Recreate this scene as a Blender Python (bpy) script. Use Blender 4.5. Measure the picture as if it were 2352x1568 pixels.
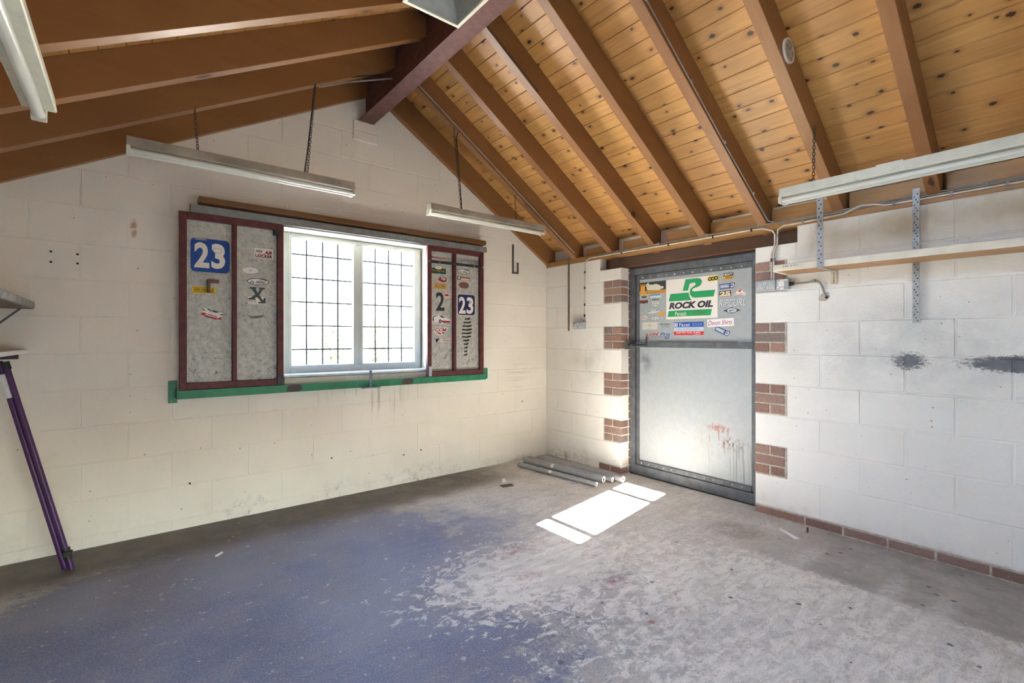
import bpy, bmesh, math, random
from mathutils import Vector, Matrix

sc = bpy.context.scene
for _o in list(bpy.data.objects):
    bpy.data.objects.remove(_o)
col = sc.collection

# ------------------------------------------------------------------ camera
cam_d = bpy.data.cameras.new('camera')
cam = bpy.data.objects.new('camera', cam_d)
col.objects.link(cam)
cam.location = (-3.629, -3.918, 1.283)
cam.rotation_euler = (math.radians(90), 0, math.radians(-38.7))
cam_d.sensor_width = 36.0
cam_d.lens = 36.0 * 1101.0 / 2352.0
cam_d.shift_y = (784.0 - 778.0) / 2352.0 * -1.0
cam_d.clip_start = 0.02
cam_d.clip_end = 500
sc.camera = cam

# ------------------------------------------------------------------ daylight
SUN = Vector((0.909, 0.4965, -1.0)).normalized()
world = bpy.data.worlds.new('daylight_sky')
sc.world = world
world.use_nodes = True
wn = world.node_tree.nodes
wl = world.node_tree.links
wn.clear()
sky = wn.new('ShaderNodeTexSky')
sky.sky_type = 'NISHITA'
sky.sun_disc = False
sky.sun_elevation = math.radians(44)
sky.sun_rotation = math.atan2(-SUN.x, -SUN.y)
sky.air_density = 1.0
sky.dust_density = 1.0
sky.ozone_density = 1.0
bg = wn.new('ShaderNodeBackground')
bg.inputs['Strength'].default_value = 1.1
wo = wn.new('ShaderNodeOutputWorld')
wl.new(sky.outputs[0], bg.inputs[0])
wl.new(bg.outputs[0], wo.inputs[0])
sun_d = bpy.data.lights.new('sun', 'SUN')
sun_d.energy = 46.0
sun_d.angle = math.radians(0.4)
sun_d.color = (1.0, 0.93, 0.84)
sun = bpy.data.objects.new('sun', sun_d)
col.objects.link(sun)
sun.location = (-12, -8, 14)
sun.rotation_euler = SUN.to_track_quat('-Z', 'Y').to_euler()

sc.view_settings.view_transform = 'Standard'
sc.view_settings.look = 'None'
sc.view_settings.exposure = 2.55
sc.view_settings.gamma = 1.0
sc.view_settings.use_curve_mapping = False

# ------------------------------------------------------------------ helpers
random.seed(7)
WL = {}


def reg(o, w):
    WL[o.name] = Vector(w)
    return o


def tag(o, label=None, cat=None, group=None, kind=None):
    if label: o['label'] = label
    if cat: o['category'] = cat
    if group: o['group'] = group
    if kind: o['kind'] = kind
    return o


def empty(name, loc, label=None, cat=None, group=None, kind=None):
    o = bpy.data.objects.new(name, None)
    o.empty_display_size = 0.05
    col.objects.link(o)
    o.location = loc
    reg(o, loc)
    return tag(o, label, cat, group, kind)


class MB:
    """collects boxes, prisms and tubes in world coordinates"""
    def __init__(s):
        s.v, s.f, s.m, s.sm = [], [], [], []

    def add(s, vs, fs, m=0, smooth=False):
        b = len(s.v)
        s.v += [tuple(p) for p in vs]
        for f in fs:
            s.f.append([b + i for i in f])
            s.m.append(m)
            s.sm.append(smooth)
        return s

    def box(s, x0, x1, y0, y1, z0, z1, m=0):
        x0, x1 = min(x0, x1), max(x0, x1)
        y0, y1 = min(y0, y1), max(y0, y1)
        z0, z1 = min(z0, z1), max(z0, z1)
        vs = [(x, y, z) for x in (x0, x1) for y in (y0, y1) for z in (z0, z1)]
        fs = [(0, 1, 3, 2), (4, 6, 7, 5), (0, 4, 5, 1), (2, 3, 7, 6), (0, 2, 6, 4), (1, 5, 7, 3)]
        return s.add(vs, fs, m)

    def prism(s, poly, axis, a, b, m=0):
        """poly: 2-D points on the two other axes (in x,y,z order), extruded along axis from a to b"""
        def p3(p, t):
            return [(t, p[0], p[1]), (p[0], t, p[1]), (p[0], p[1], t)]['xyz'.index(axis)]
        n = len(poly)
        area = sum(poly[i][0] * poly[(i + 1) % n][1] - poly[(i + 1) % n][0] * poly[i][1] for i in range(n))
        flip = (area < 0) ^ (axis == 'y')
        if flip: poly = poly[::-1]
        a, b = min(a, b), max(a, b)
        vs = [p3(p, a) for p in poly] + [p3(p, b) for p in poly]
        fs = [list(range(n))[::-1], list(range(n, 2 * n))]
        fs += [(i, (i + 1) % n, n + (i + 1) % n, n + i) for i in range(n)]
        return s.add(vs, fs, m)

    def tube(s, path, r, n=10, m=0, cap=True, closed=False):
        P = [Vector(p) for p in path]
        k = len(P)
        rings = []
        up = None
        for i in range(k):
            if closed:
                t = (P[(i + 1) % k] - P[i - 1]).normalized()
            else:
                t = (P[min(i + 1, k - 1)] - P[max(i - 1, 0)]).normalized()
            if up is None:
                up = t.orthogonal().normalized()
            up = (up - t * up.dot(t))
            up = up.normalized() if up.length > 1e-6 else t.orthogonal().normalized()
            sd = t.cross(up)
            rr = r[i] if isinstance(r, (list, tuple)) else r
            rings.append([P[i] + (up * math.cos(2 * math.pi * j / n) + sd * math.sin(2 * math.pi * j / n)) * rr for j in range(n)])
        vs = [q for ring in rings for q in ring]
        fs = []
        for i in range(k if closed else k - 1):
            a, b = i * n, ((i + 1) % k) * n
            for j in range(n):
                fs.append((a + j, a + (j + 1) % n, b + (j + 1) % n, b + j))
        s.add(vs, fs, m, True)
        if cap and not closed:
            s.add(rings[0], [list(range(n))[::-1]], m)
            s.add(rings[-1], [list(range(n))], m)
        return s

    def disc(s, c, n_, r, r2=None, seg=16, m=0):
        c, n_ = Vector(c), Vector(n_).normalized()
        u = n_.orthogonal().normalized()
        w = n_.cross(u)
        vs = [c + u * r * math.cos(2 * math.pi * j / seg) + w * (r2 or r) * math.sin(2 * math.pi * j / seg) for j in range(seg)]
        return s.add(vs, [list(range(seg))], m)

    def dome(s, c, n_, r, h, seg=8, m=0):
        c, n_ = Vector(c), Vector(n_).normalized()
        u = n_.orthogonal().normalized()
        w = n_.cross(u)
        vs = []
        for rr, hh in ((1, 0), (.75, .6), (.3, .95)):
            vs += [c + (u * math.cos(2 * math.pi * j / seg) + w * math.sin(2 * math.pi * j / seg)) * r * rr + n_ * h * hh for j in range(seg)]
        fs = []
        for k in range(2):
            fs += [(k * seg + j, k * seg + (j + 1) % seg, (k + 1) * seg + (j + 1) % seg, (k + 1) * seg + j) for j in range(seg)]
        fs.append([2 * seg + j for j in range(seg)])
        return s.add(vs, fs, m, True)

    def build(s, name, mats, parent=None, bevel=0, origin=None):
        if not isinstance(mats, (list, tuple)): mats = [mats]
        xs = list(zip(*s.v))
        o0 = Vector(origin) if origin else Vector([(min(q) + max(q)) / 2 for q in xs])
        me = bpy.data.meshes.new(name)
        me.from_pydata([tuple(Vector(p) - o0) for p in s.v], [], s.f)
        for mm in mats: me.materials.append(mm)
        for p, mi, sm in zip(me.polygons, s.m, s.sm):
            p.material_index = mi
            p.use_smooth = sm
        me.update()
        o = bpy.data.objects.new(name, me)
        col.objects.link(o)
        reg(o, o0)
        if parent is not None:
            o.parent = parent
            o.location = o0 - WL[parent.name]
        else:
            o.location = o0
        if bevel:
            b = o.modifiers.new('edge', 'BEVEL')
            b.width = bevel
            b.segments = 2
            b.limit_method = 'ANGLE'
        return o


def twin(o, w, parent=None):
    """a further piece that shares the mesh of o, centred at world point w"""
    c = o.copy()
    col.objects.link(c)
    reg(c, w)
    p = parent or o.parent
    c.parent = p
    c.location = Vector(w) - (WL[p.name] if p else Vector((0, 0, 0)))
    return c


def clip(poly, a, b, c):
    """keep the part of a convex polygon where a*x+b*y<=c"""
    out = []
    n = len(poly)
    for i in range(n):
        p, q = poly[i], poly[(i + 1) % n]
        dp, dq = a * p[0] + b * p[1] - c, a * q[0] + b * q[1] - c
        if dp <= 0: out.append(p)
        if dp * dq < 0:
            t = dp / (dp - dq)
            out.append((p[0] + (q[0] - p[0]) * t, p[1] + (q[1] - p[1]) * t))
    return out


def rect(x0, z0, x1, z1):
    return [(x0, z0), (x1, z0), (x1, z1), (x0, z1)]


def minus(r, h):
    """axis rect r=(x0,z0,x1,z1) minus rect h -> list of rects"""
    x0, z0, x1, z1 = r
    a0, b0, a1, b1 = h
    if x1 <= a0 or x0 >= a1 or z1 <= b0 or z0 >= b1: return [r]
    out = []
    if x0 < a0: out.append((x0, z0, a0, z1))
    if x1 > a1: out.append((a1, z0, x1, z1))
    c0, c1 = max(x0, a0), min(x1, a1)
    if z0 < b0: out.append((c0, z0, c1, b0))
    if z1 > b1: out.append((c0, b1, c1, z1))
    return out


# ------------------------------------------------------------------ materials
class NT:
    def __init__(s, name):
        s.mat = bpy.data.materials.new(name)
        s.mat.use_nodes = True
        s.t = s.mat.node_tree
        s.t.nodes.clear()
        s.out = s.t.nodes.new('ShaderNodeOutputMaterial')
        s.b = s.t.nodes.new('ShaderNodeBsdfPrincipled')
        s.t.links.new(s.b.outputs[0], s.out.inputs[0])

    def n(s, typ, **kw):
        nd = s.t.nodes.new(typ)
        for k, v in kw.items(): setattr(nd, k, v)
        return nd

    def put(s, sock, v):
        if hasattr(v, 'bl_idname') and 'Socket' in v.bl_idname:
            s.t.links.new(v, sock)
        elif v is not None:
            if isinstance(v, (tuple, list)) and len(v) == 3 and sock.type == 'RGBA': v = (*v, 1)
            sock.default_value = v

    def math(s, op, a, b=None, c=None, clamp=False):
        nd = s.n('ShaderNodeMath', operation=op, use_clamp=clamp)
        for i, v in enumerate((a, b, c)):
            if v is not None: s.put(nd.inputs[i], v)
        return nd.outputs[0]

    def mix(s, f, a, b, mode='MIX'):
        nd = s.n('ShaderNodeMix', data_type='RGBA', blend_type=mode)
        s.put(nd.inputs[0], f); s.put(nd.inputs[6], a); s.put(nd.inputs[7], b)
        return nd.outputs[2]

    def pos(s):
        return s.n('ShaderNodeNewGeometry').outputs['Position']

    def sep(s, v):
        nd = s.n('ShaderNodeSeparateXYZ'); s.put(nd.inputs[0], v)
        return nd.outputs

    def comb(s, x, y, z):
        nd = s.n('ShaderNodeCombineXYZ')
        for i, v in enumerate((x, y, z)): s.put(nd.inputs[i], v)
        return nd.outputs[0]

    def vmul(s, v, k):
        nd = s.n('ShaderNodeVectorMath', operation='MULTIPLY')
        s.put(nd.inputs[0], v); nd.inputs[1].default_value = k if isinstance(k, tuple) else (k, k, k)
        return nd.outputs[0]

    def vadd(s, a, b):
        nd = s.n('ShaderNodeVectorMath', operation='ADD'); s.put(nd.inputs[0], a); s.put(nd.inputs[1], b)
        return nd.outputs[0]

    def noise(s, v, scale, detail=4, rough=.55, dist=0.0):
        nd = s.n('ShaderNodeTexNoise')
        s.put(nd.inputs['Vector'], v)
        nd.inputs['Scale'].default_value = scale; nd.inputs['Detail'].default_value = detail
        nd.inputs['Roughness'].default_value = rough; nd.inputs['Distortion'].default_value = dist
        return nd.outputs['Fac']

    def voro(s, v, scale, feat='F1', rnd=1.0):
        nd = s.n('ShaderNodeTexVoronoi', feature=feat)
        s.put(nd.inputs['Vector'], v); nd.inputs['Scale'].default_value = scale
        nd.inputs['Randomness'].default_value = rnd
        return nd

    def ramp(s, f, stops, interp='LINEAR'):
        nd = s.n('ShaderNodeValToRGB'); s.put(nd.inputs[0], f)
        cr = nd.color_ramp; cr.interpolation = interp
        while len(cr.elements) < len(stops): cr.elements.new(0.5)
        for e, (p, c) in zip(cr.elements, stops):
            e.position = p
            e.color = (*c, 1) if isinstance(c, (tuple, list)) else (c, c, c, 1)
        return nd.outputs[0]

    def step(s, x, a, b):
        nd = s.n('ShaderNodeMapRange', interpolation_type='SMOOTHSTEP')
        s.put(nd.inputs[0], x)
        nd.inputs[1].default_value = a; nd.inputs[2].default_value = b
        return nd.outputs[0]

    def blob(s, a, b, ca, cb, ra, rb, soft=.7):
        """soft elliptical spot, 1 inside and 0 outside"""
        u = s.math('MULTIPLY', s.math('SUBTRACT', a, ca), 1 / ra)
        v = s.math('MULTIPLY', s.math('SUBTRACT', b, cb), 1 / rb)
        d = s.math('SQRT', s.math('ADD', s.math('MULTIPLY', u, u), s.math('MULTIPLY', v, v)))
        return s.math('SUBTRACT', 1.0, s.step(d, 1 - soft, 1 + soft))

    def bump(s, h, dist, strength=1.0):
        nd = s.n('ShaderNodeBump')
        nd.inputs['Strength'].default_value = strength
        nd.inputs['Distance'].default_value = dist
        s.put(nd.inputs['Height'], h)
        s.t.links.new(nd.outputs[0], s.b.inputs['Normal'])

    def fin(s, colr=None, rough=None, metal=None, spec=None):
        if colr is not None: s.put(s.b.inputs['Base Color'], colr)
        if rough is not None: s.put(s.b.inputs['Roughness'], rough)
        if metal is not None: s.put(s.b.inputs['Metallic'], metal)
        if spec is not None: s.put(s.b.inputs['Specular IOR Level'], spec)
        return s.mat


def plain(name, c, rough=.55, metal=0.0, var=.12, scale=18, spec=.4, bump=0.0, dirt=None, dirt_amt=.5):
    """painted / plastic / metal surface with slight mottling and optional dirt"""
    t = NT(name)
    p = t.pos()
    n = t.noise(p, scale, 4)
    a = tuple(max(0, q * (1 - var)) for q in c)
    b = tuple(min(1, q * (1 + var)) for q in c)
    cc = t.mix(t.step(n, .3, .7), a, b)
    if dirt:
        d = t.step(t.noise(p, scale * .6, 6, .7), 1 - dirt_amt, 1 - dirt_amt + .18)
        cc = t.mix(d, cc, dirt)
    if bump: t.bump(t.noise(p, scale * 6, 3), bump)
    return t.fin(cc, rough, metal, spec)


def flat(name, c, rough=.6):
    t = NT(name)
    return t.fin(c, rough, 0, .3)


def wall_paint(name, lo, hi):
    t = NT(name)
    p = t.pos()
    x, y, z = t.sep(p)
    n1 = t.noise(p, 1.3, 5, .6)
    c = t.mix(t.step(n1, .25, .8), lo, hi)
    # each block a touch different
    oi = t.n('ShaderNodeObjectInfo').outputs['Random']
    c = t.mix(t.math('MULTIPLY', oi, .10), c, (.60, .54, .46))
    fine = t.noise(p, 60, 4, .6)
    # pinholes and flecks
    vv = t.voro(p, 26)
    fleck = t.math('MULTIPLY', t.math('LESS_THAN', t.math('ADD', vv.outputs['Distance'], t.math('MULTIPLY', t.math('SUBTRACT', fine, .5), .35)), t.math('MULTIPLY', t.sep(vv.outputs['Color'])[1], .11)), t.math('GREATER_THAN', t.sep(vv.outputs['Color'])[0], .80))
    c = t.mix(t.math('MULTIPLY', fleck, .65), c, (.12, .09, .07))
    scuff = t.step(t.noise(t.vmul(p, (6, 6, 22)), 1.0, 5, .7), .69, .76)
    c = t.mix(t.math('MULTIPLY', scuff, .35), c, (.33, .24, .17))
    drip = t.step(t.noise(t.vmul(p, (16, 16, 1.2)), 1.0, 3, .6), .68, .8)
    c = t.mix(t.math('MULTIPLY', drip, .22), c, (.36, .28, .20))
    # splashed dirt along the floor
    low = t.math('SUBTRACT', 1.0, t.step(z, .0, .20))
    low = t.math('MULTIPLY', low, t.math('MULTIPLY', t.step(t.noise(p, 11, 6, .75), .46, .70), t.step(t.noise(p, 1.6, 2), .42, .66)))
    c = t.mix(t.math('MULTIPLY', low, .8), c, (.20, .17, .14))
    on_r = t.step(x, -.05, -.02)     # wall with the door
    on_b = t.step(y, -.05, -.02)     # gable wall
    # sprayed black and blue band
    ns = t.noise(t.vmul(p, (1, 40, 85)), 1.0, 6, .8)
    ns2 = t.noise(p, 4, 3, .6)
    band = t.blob(z, y, 1.150, -3.66, .040, .20, .9)
    spot = t.blob(z, y, 1.150, -3.165, .050, .075, .95)
    tail = t.blob(z, y, 1.14, -3.40, .08, .50, .8)
    so = t.math('ADD', t.math('MULTIPLY', band, 1.2), t.math('ADD', t.math('MULTIPLY', spot, .8), t.math('MULTIPLY', tail, .30)))
    so = t.step(t.math('ADD', so, t.math('MULTIPLY', t.math('SUBTRACT', ns, .5), 2.4)), .50, .90)
    c = t.mix(t.math('MULTIPLY', t.math('MULTIPLY', so, on_r), .9), c, (.035, .042, .065))
    halo = t.math('MULTIPLY', t.blob(z, y, 1.22, -3.35, .26, .75, .8), t.step(t.math('ADD', ns2, t.math('MULTIPLY', ns, .4)), .45, .95))
    c = t.mix(t.math('MULTIPLY', t.math('MULTIPLY', halo, on_r), .5), c, (.34, .35, .37))
    # tobacco-yellow stain high on the same wall
    ye = t.math('MULTIPLY', t.blob(z, y, 1.99, -3.25, .12, .75, .9), t.step(ns2, .3, .75))
    c = t.mix(t.math('MULTIPLY', t.math('MULTIPLY', ye, on_r), .55), c, (.45, .33, .14))
    # smudges by the latch side of the door
    sm = t.math('MULTIPLY', t.blob(z, y, 1.02, -.62, .16, .35, .9), t.step(ns2, .35, .8))
    c = t.mix(t.math('MULTIPLY', t.math('MULTIPLY', sm, on_r), .45), c, (.42, .38, .33))
    # grime under the window rail
    gr = t.math('MULTIPLY', t.blob(z, x, .80, -2.05, .14, .30, .8), t.step(t.noise(t.vmul(p, (26, 26, 2)), 1.0, 3, .6), .52, .7))
    c = t.mix(t.math('MULTIPLY', t.math('MULTIPLY', gr, on_b), .6), c, (.32, .24, .17))
    rs = t.math('MULTIPLY', t.blob(z, x, 1.99, -3.60, .055, .016, .5), t.step(t.noise(p, 30, 3), .3, .55))
    c = t.mix(t.math('MULTIPLY', t.math('MULTIPLY', rs, on_b), .8), c, (.42, .22, .09))
    sg = t.math('MULTIPLY', t.blob(z, x, .98, -.42, .16, .14, .9), t.step(ns, .52, .66))
    c = t.mix(t.math('MULTIPLY', t.math('MULTIPLY', sg, on_b), .6), c, (.20, .17, .15))
    h = t.math('ADD', t.math('MULTIPLY', fine, .6), t.math('MULTIPLY', t.noise(p, 150, 2), .4))
    t.bump(h, .004, .8)
    return t.fin(c, .85, 0, .25)


def pine(name, axis, tint=1.0, knots=True, red=0.0):
    """axis: grain direction; y for boards, x for rafters"""
    t = NT(name)
    p = t.pos()
    oi = t.n('ShaderNodeObjectInfo').outputs['Random']
    x, y, z = t.sep(p)
    off = t.math('MULTIPLY', oi, 37.0)
    if axis == 'y':
        gv = t.comb(t.math('MULTIPLY', x, 34.0), t.math('ADD', t.math('MULTIPLY', y, 1.6), off), t.math('MULTIPLY', z, 34.0))
        kv = t.comb(t.math('MULTIPLY', x, 9.0), t.math('ADD', t.math('MULTIPLY', y, 4.4), off), t.math('MULTIPLY', z, 9.0))
    else:
        gv = t.comb(t.math('ADD', t.math('MULTIPLY', x, 1.6), off), t.math('MULTIPLY', y, 30.0), t.math('MULTIPLY', z, 12.0))
        kv = t.comb(t.math('ADD', t.math('MULTIPLY', x, 3.0), off), t.math('MULTIPLY', y, 8.0), t.math('MULTIPLY', z, 3.0))
    warp = t.noise(gv, .55, 2, .5)
    g = t.noise(t.vadd(gv, t.comb(t.math('MULTIPLY', warp, 7), 0, t.math('MULTIPLY', warp, 7))), .8, 4, .55)
    c = t.ramp(g, [(.15, (.36 * tint, .175 * tint, .052 * tint)), (.5, (.50 * tint, .275 * tint, .088 * tint)), (.85, (.60 * tint, .36 * tint, .130 * tint))])
    c = t.mix(t.math('MULTIPLY', oi, .42), c, (.36 * tint, .15 * tint, .052 * tint))
    if red: c = t.mix(red, c, (.30 * tint, .125 * tint, .055 * tint))
    if knots:
        v = t.voro(kv, 1.0)
        if axis == 'y' and tint > .85:
            v.voronoi_dimensions = '2D'
            t.put(v.inputs['Vector'], t.comb(t.math('ADD', t.math('MULTIPLY', x, 12.0), off), t.math('ADD', t.math('MULTIPLY', y, 7.0), off), 0.0))
        rc = t.sep(v.outputs['Color'])
        gate = t.math('GREATER_THAN', rc[0], .60 if axis == 'y' else .45)
        wob = t.math('MULTIPLY', t.math('SUBTRACT', t.noise(p, 60, 2), .5), .10)
        dist = t.math('DIVIDE', t.math('ADD', v.outputs['Distance'], wob), t.math('ADD', .40, t.math('MULTIPLY', rc[1], .75)))
        k = t.math('SUBTRACT', 1.0, t.step(dist, .08, .14))
        ring = t.math('SUBTRACT', 1.0, t.step(dist, .08, .42))
        c = t.mix(t.math('MULTIPLY', t.math('MULTIPLY', ring, gate), .45), c, (.20, .085, .03))
        c = t.mix(t.math('MULTIPLY', k, gate), c, (.055, .024, .012))
    t.bump(g, .0012, .5)
    return t.fin(c, .42, 0, .45)


def galv(name, c=(.50, .52, .52), dirt=(.12, .12, .10), amt=.35, metal=.35, rough=.5, scale=28):
    t = NT(name)
    p = t.pos()
    v = t.voro(p, scale)
    sp = t.sep(v.outputs['Color'])[0]
    cc = t.mix(sp, tuple(q * .86 for q in c), tuple(min(1, q * 1.1) for q in c))
    cc = t.mix(t.math('MULTIPLY', t.step(t.noise(p, 7, 6, .7), .45, .75), amt), cc, dirt)
    t.bump(t.noise(p, 9, 2), .003, .3)
    return t.fin(cc, rough, metal, .5)


def shutter_sheet():
    t = NT('weathered_galvanised_sheet')
    p = t.pos()
    x, y, z = t.sep(p)
    n = t.noise(p, 24, 6, .75)
    c = t.mix(t.step(n, .32, .66), (.36, .365, .335), (.55, .555, .515))
    st = t.step(t.noise(t.vmul(p, (52, 52, 34)), 1.0, 5, .75), .55, .66)
    c = t.mix(t.math('MULTIPLY', st, .62), c, (.15, .15, .125))
    low = t.math('SUBTRACT', 1.0, t.step(z, 1.0, 1.45))
    bl = t.math('MULTIPLY', low, t.step(t.noise(p, 34, 5, .75), .56, .64))
    c = t.mix(t.math('MULTIPLY', bl, .8), c, (.07, .07, .06))
    return t.fin(c, .55, .25, .45)


def door_sheet():
    t = NT('galvanised_door_sheet')
    p = t.pos()
    x, y, z = t.sep(p)
    v = t.voro(p, 34)
    sp = t.sep(v.outputs['Color'])[0]
    c = t.mix(sp, (.355, .385, .405), (.385, .412, .43))
    c = t.mix(t.math('MULTIPLY', t.step(t.noise(t.vmul(p, (3, 9, 2)), 1.0, 5, .65), .45, .8), .30), c, (.40, .39, .33))
    n = t.noise(p, 42, 5, .7)
    n2 = t.noise(p, 11, 4, .7)
    # handled patch under the bolt
    hp = t.math('MULTIPLY', t.blob(z, y, 1.07, -1.19, .09, .06, .9), t.step(n2, .35, .7))
    c = t.mix(t.math('MULTIPLY', hp, .8), c, (.10, .10, .11))
    # red paint splatter that has run down
    rn = t.noise(t.vmul(p, (1, 60, 5)), 1.0, 2, .6)
    rb = t.blob(z, y, .55, -1.90, .045, .12, .8)
    rb = t.step(t.math('ADD', t.math('MULTIPLY', rb, .8), t.math('MULTIPLY', t.math('SUBTRACT', t.noise(t.vmul(p, (1, 48, 26)), 1.0, 5, .75), .5), 2.6)), .62, .8)
    rr = t.math('MULTIPLY', t.blob(z, y, .46, -1.90, .11, .12, .5), t.step(rn, .56, .61))
    red = t.math('MULTIPLY', t.math('MAXIMUM', rb, rr), .7)
    c = t.mix(red, c, (.33, .10, .075))
    bn = t.math('MULTIPLY', t.blob(z, y, .44, -2.02, .045, .10, .8), t.step(n, .50, .60))
    c = t.mix(t.math('MULTIPLY', bn, .85), c, (.12, .065, .035))
    dr = t.math('MULTIPLY', t.blob(z, y, .29, -2.10, .17, .10, .35), t.step(t.noise(t.vmul(p, (1, 70, 1.2)), 1.0, 2, .5), .56, .63))
    c = t.mix(t.math('MULTIPLY', dr, .7), c, (.17, .17, .18))
    dr2 = t.step(t.noise(t.vmul(p, (1, 38, 1.6)), 1.0, 2, .5), .70, .76)
    c = t.mix(t.math('MULTIPLY', t.math('MULTIPLY', dr2, t.math('SUBTRACT', 1.0, t.step(z, .5, .9))), .4), c, (.30, .24, .15))
    spk = t.math('MULTIPLY', t.step(n, .66, .72), t.math('SUBTRACT', 1.0, t.step(z, .15, .6)))
    c = t.mix(t.math('MULTIPLY', spk, .6), c, (.30, .20, .10))
    t.bump(n2, .002, .25)
    return t.fin(c, .55, .15, .4)


def floor_mat():
    t = NT('worn_painted_concrete')
    p = t.pos()
    x, y, z = t.sep(p)
    big = t.noise(p, 1.5, 5, .6)
    mid = t.noise(p, 6, 6, .68)
    fine = t.noise(p, 34, 6, .75)
    str_ = t.noise(t.vmul(p, (5, 26, 1)), 1.0, 5, .7, .6)
    # bare concrete
    bare = t.mix(t.step(mid, .30, .72), (.52, .485, .43), (.77, .74, .685))
    bare = t.mix(t.math('MULTIPLY', t.step(fine, .52, .66), .45), bare, (.20, .19, .175))
    # old blue-grey floor paint
    paint = t.mix(t.step(big, .3, .7), (.15, .165, .25), (.26, .275, .375))
    paint = t.mix(t.step(t.noise(p, 2.7, 4, .6), .45, .7), paint, (.23, .22, .27))
    paint = t.mix(t.math('MULTIPLY', t.step(fine, .58, .70), .5), paint, (.36, .36, .39))
    # where the paint survives: the middle and window half of the room
    m1 = t.blob(x, y, -3.15, -1.55, 1.35, 1.25, .75)
    wornspot = t.blob(x, y, -2.0, -1.85, .60, .32, .8)
    mm = t.math('SUBTRACT', t.math('MULTIPLY', m1, 1.15), t.math('MULTIPLY', wornspot, .55))
    mm = t.math('ADD', mm, t.math('MULTIPLY', t.math('SUBTRACT', big, .5), .9))
    mm = t.math('ADD', mm, t.math('MULTIPLY', t.math('SUBTRACT', mid, .5), 1.0))
    mm = t.math('ADD', mm, t.math('MULTIPLY', t.math('SUBTRACT', fine, .5), 1.1))
    thin = t.mix(t.step(fine, .4, .6), (.25, .248, .255), (.40, .39, .38))
    c = t.mix(t.math('MULTIPLY', t.step(mm, .05, .35), .75), bare, thin)
    c = t.mix(t.step(mm, .38, .60), c, paint)
    flake = t.noise(t.vmul(p, (13, 17, 1)), 1.0, 9, .78, .5)
    zone = t.math('ADD', t.math('MULTIPLY', t.blob(x, y, -1.95, -1.85, .62, .36, .7), .16), t.math('MULTIPLY', t.blob(x, y, -1.35, -3.0, 1.0, 1.0, .6), .145))
    pale = t.step(t.math('ADD', flake, zone), .615, .645)
    pale = t.math('MULTIPLY', pale, t.math('SUBTRACT', 1.0, t.step(x, -.75, -.6)))
    c = t.mix(t.math('MULTIPLY', pale, .8), c, (.78, .75, .70))
    dk = t.step(t.noise(t.vmul(p, (15, 21, 1)), 1.0, 8, .78, .3), .635, .665)
    c = t.mix(t.math('MULTIPLY', dk, .55), c, (.135, .14, .165))
    grit = t.noise(p, 120, 3, .7)
    c = t.mix(t.math('MULTIPLY', t.step(grit, .52, .64), .38), c, (.10, .105, .13))
    c = t.mix(t.math('MULTIPLY', t.step(grit, .50, .36), .22), c, (.62, .61, .62))
    chip = t.math('MULTIPLY', t.step(t.noise(t.vmul(p, (14, 30, 1)), 1.0, 6, .75, .8), .63, .69), t.step(mm, .2, .5))
    c = t.mix(t.math('MULTIPLY', chip, .75), c, (.50, .47, .42))
    # grey wash over bare parts
    wash = t.step(t.math('ADD', t.math('MULTIPLY', str_, .6), t.math('MULTIPLY', big, .5)), .50, .62)
    c = t.mix(t.math('MULTIPLY', wash, .30), c, (.28, .275, .265))
    # dark dusty strip along the gable
    gs = t.step(t.math('ADD', y, t.math('MULTIPLY', t.math('SUBTRACT', mid, .5), .25)), -.62, -.34)
    gs = t.math('MULTIPLY', gs, t.math('SUBTRACT', 1.0, t.step(x, -1.2, -.5)))
    c = t.mix(t.math('MULTIPLY', gs, .86), c, t.mix(t.step(mid, .35, .7), (.085, .076, .066), (.19, .17, .145)))
    # cleaner grey screed along the door wall
    ss = t.math('MULTIPLY', t.step(t.math('ADD', x, t.math('ADD', t.math('MULTIPLY', t.math('SUBTRACT', mid, .5), .16), t.math('MULTIPLY', t.math('SUBTRACT', fine, .5), .22))), -.715, -.68), t.math('SUBTRACT', 1.0, t.step(y, -2.9, -2.35)))
    c = t.mix(t.math('MULTIPLY', ss, .85), c, t.mix(t.step(mid, .3, .7), (.25, .235, .215), (.40, .37, .335)))
    for cx_, cy_, ra, rb in ((-.62, -3.22, .22, .045), (-.50, -2.80, .24, .05), (-.78, -3.42, .30, .05)):
        k = t.math('MULTIPLY', t.blob(x, y, cx_, cy_, ra, rb, .6), t.step(fine, .35, .6))
        c = t.mix(t.math('MULTIPLY', k, .8), c, (.60, .59, .56))
    bp = t.math('MULTIPLY', t.blob(x, y, -.44, -2.36, .16, .20, .5), t.step(mid, .38, .55))
    c = t.mix(t.math('MULTIPLY', bp, .5), c, (.20, .15, .115))
    # red paint spills
    for cx_, cy_, ra, rb, k in ((-1.80, -1.66, .16, .07, .55), (-1.62, -2.27, .10, .07, .55), (-1.97, -1.95, .12, .06, .45), (-1.46, -2.55, .055, .018, .9), (-1.78, -2.62, .03, .02, .9), (-1.57, -2.66, .06, .018, .7)):
        b = t.math('MULTIPLY', t.blob(x, y, cx_, cy_, ra * .8, rb * .8, .9), t.step(t.noise(p, 24, 7, .78), .46, .60))
        c = t.mix(t.math('MULTIPLY', b, k), c, (.30, .075, .075))
    # black drips
    v = t.voro(p, 11)
    blk = t.math('MULTIPLY', t.math('LESS_THAN', t.math('ADD', v.outputs['Distance'], t.math('MULTIPLY', t.math('SUBTRACT', fine, .5), .35)), .13), t.math('GREATER_THAN', t.sep(v.outputs['Color'])[0], .62))
    blk = t.math('MULTIPLY', blk, t.blob(x, y, -1.35, -3.05, 1.3, 1.0, .5))
    c = t.mix(t.math('MULTIPLY', blk, .85), c, (.05, .055, .07))
    v2 = t.voro(p, 17)
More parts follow.
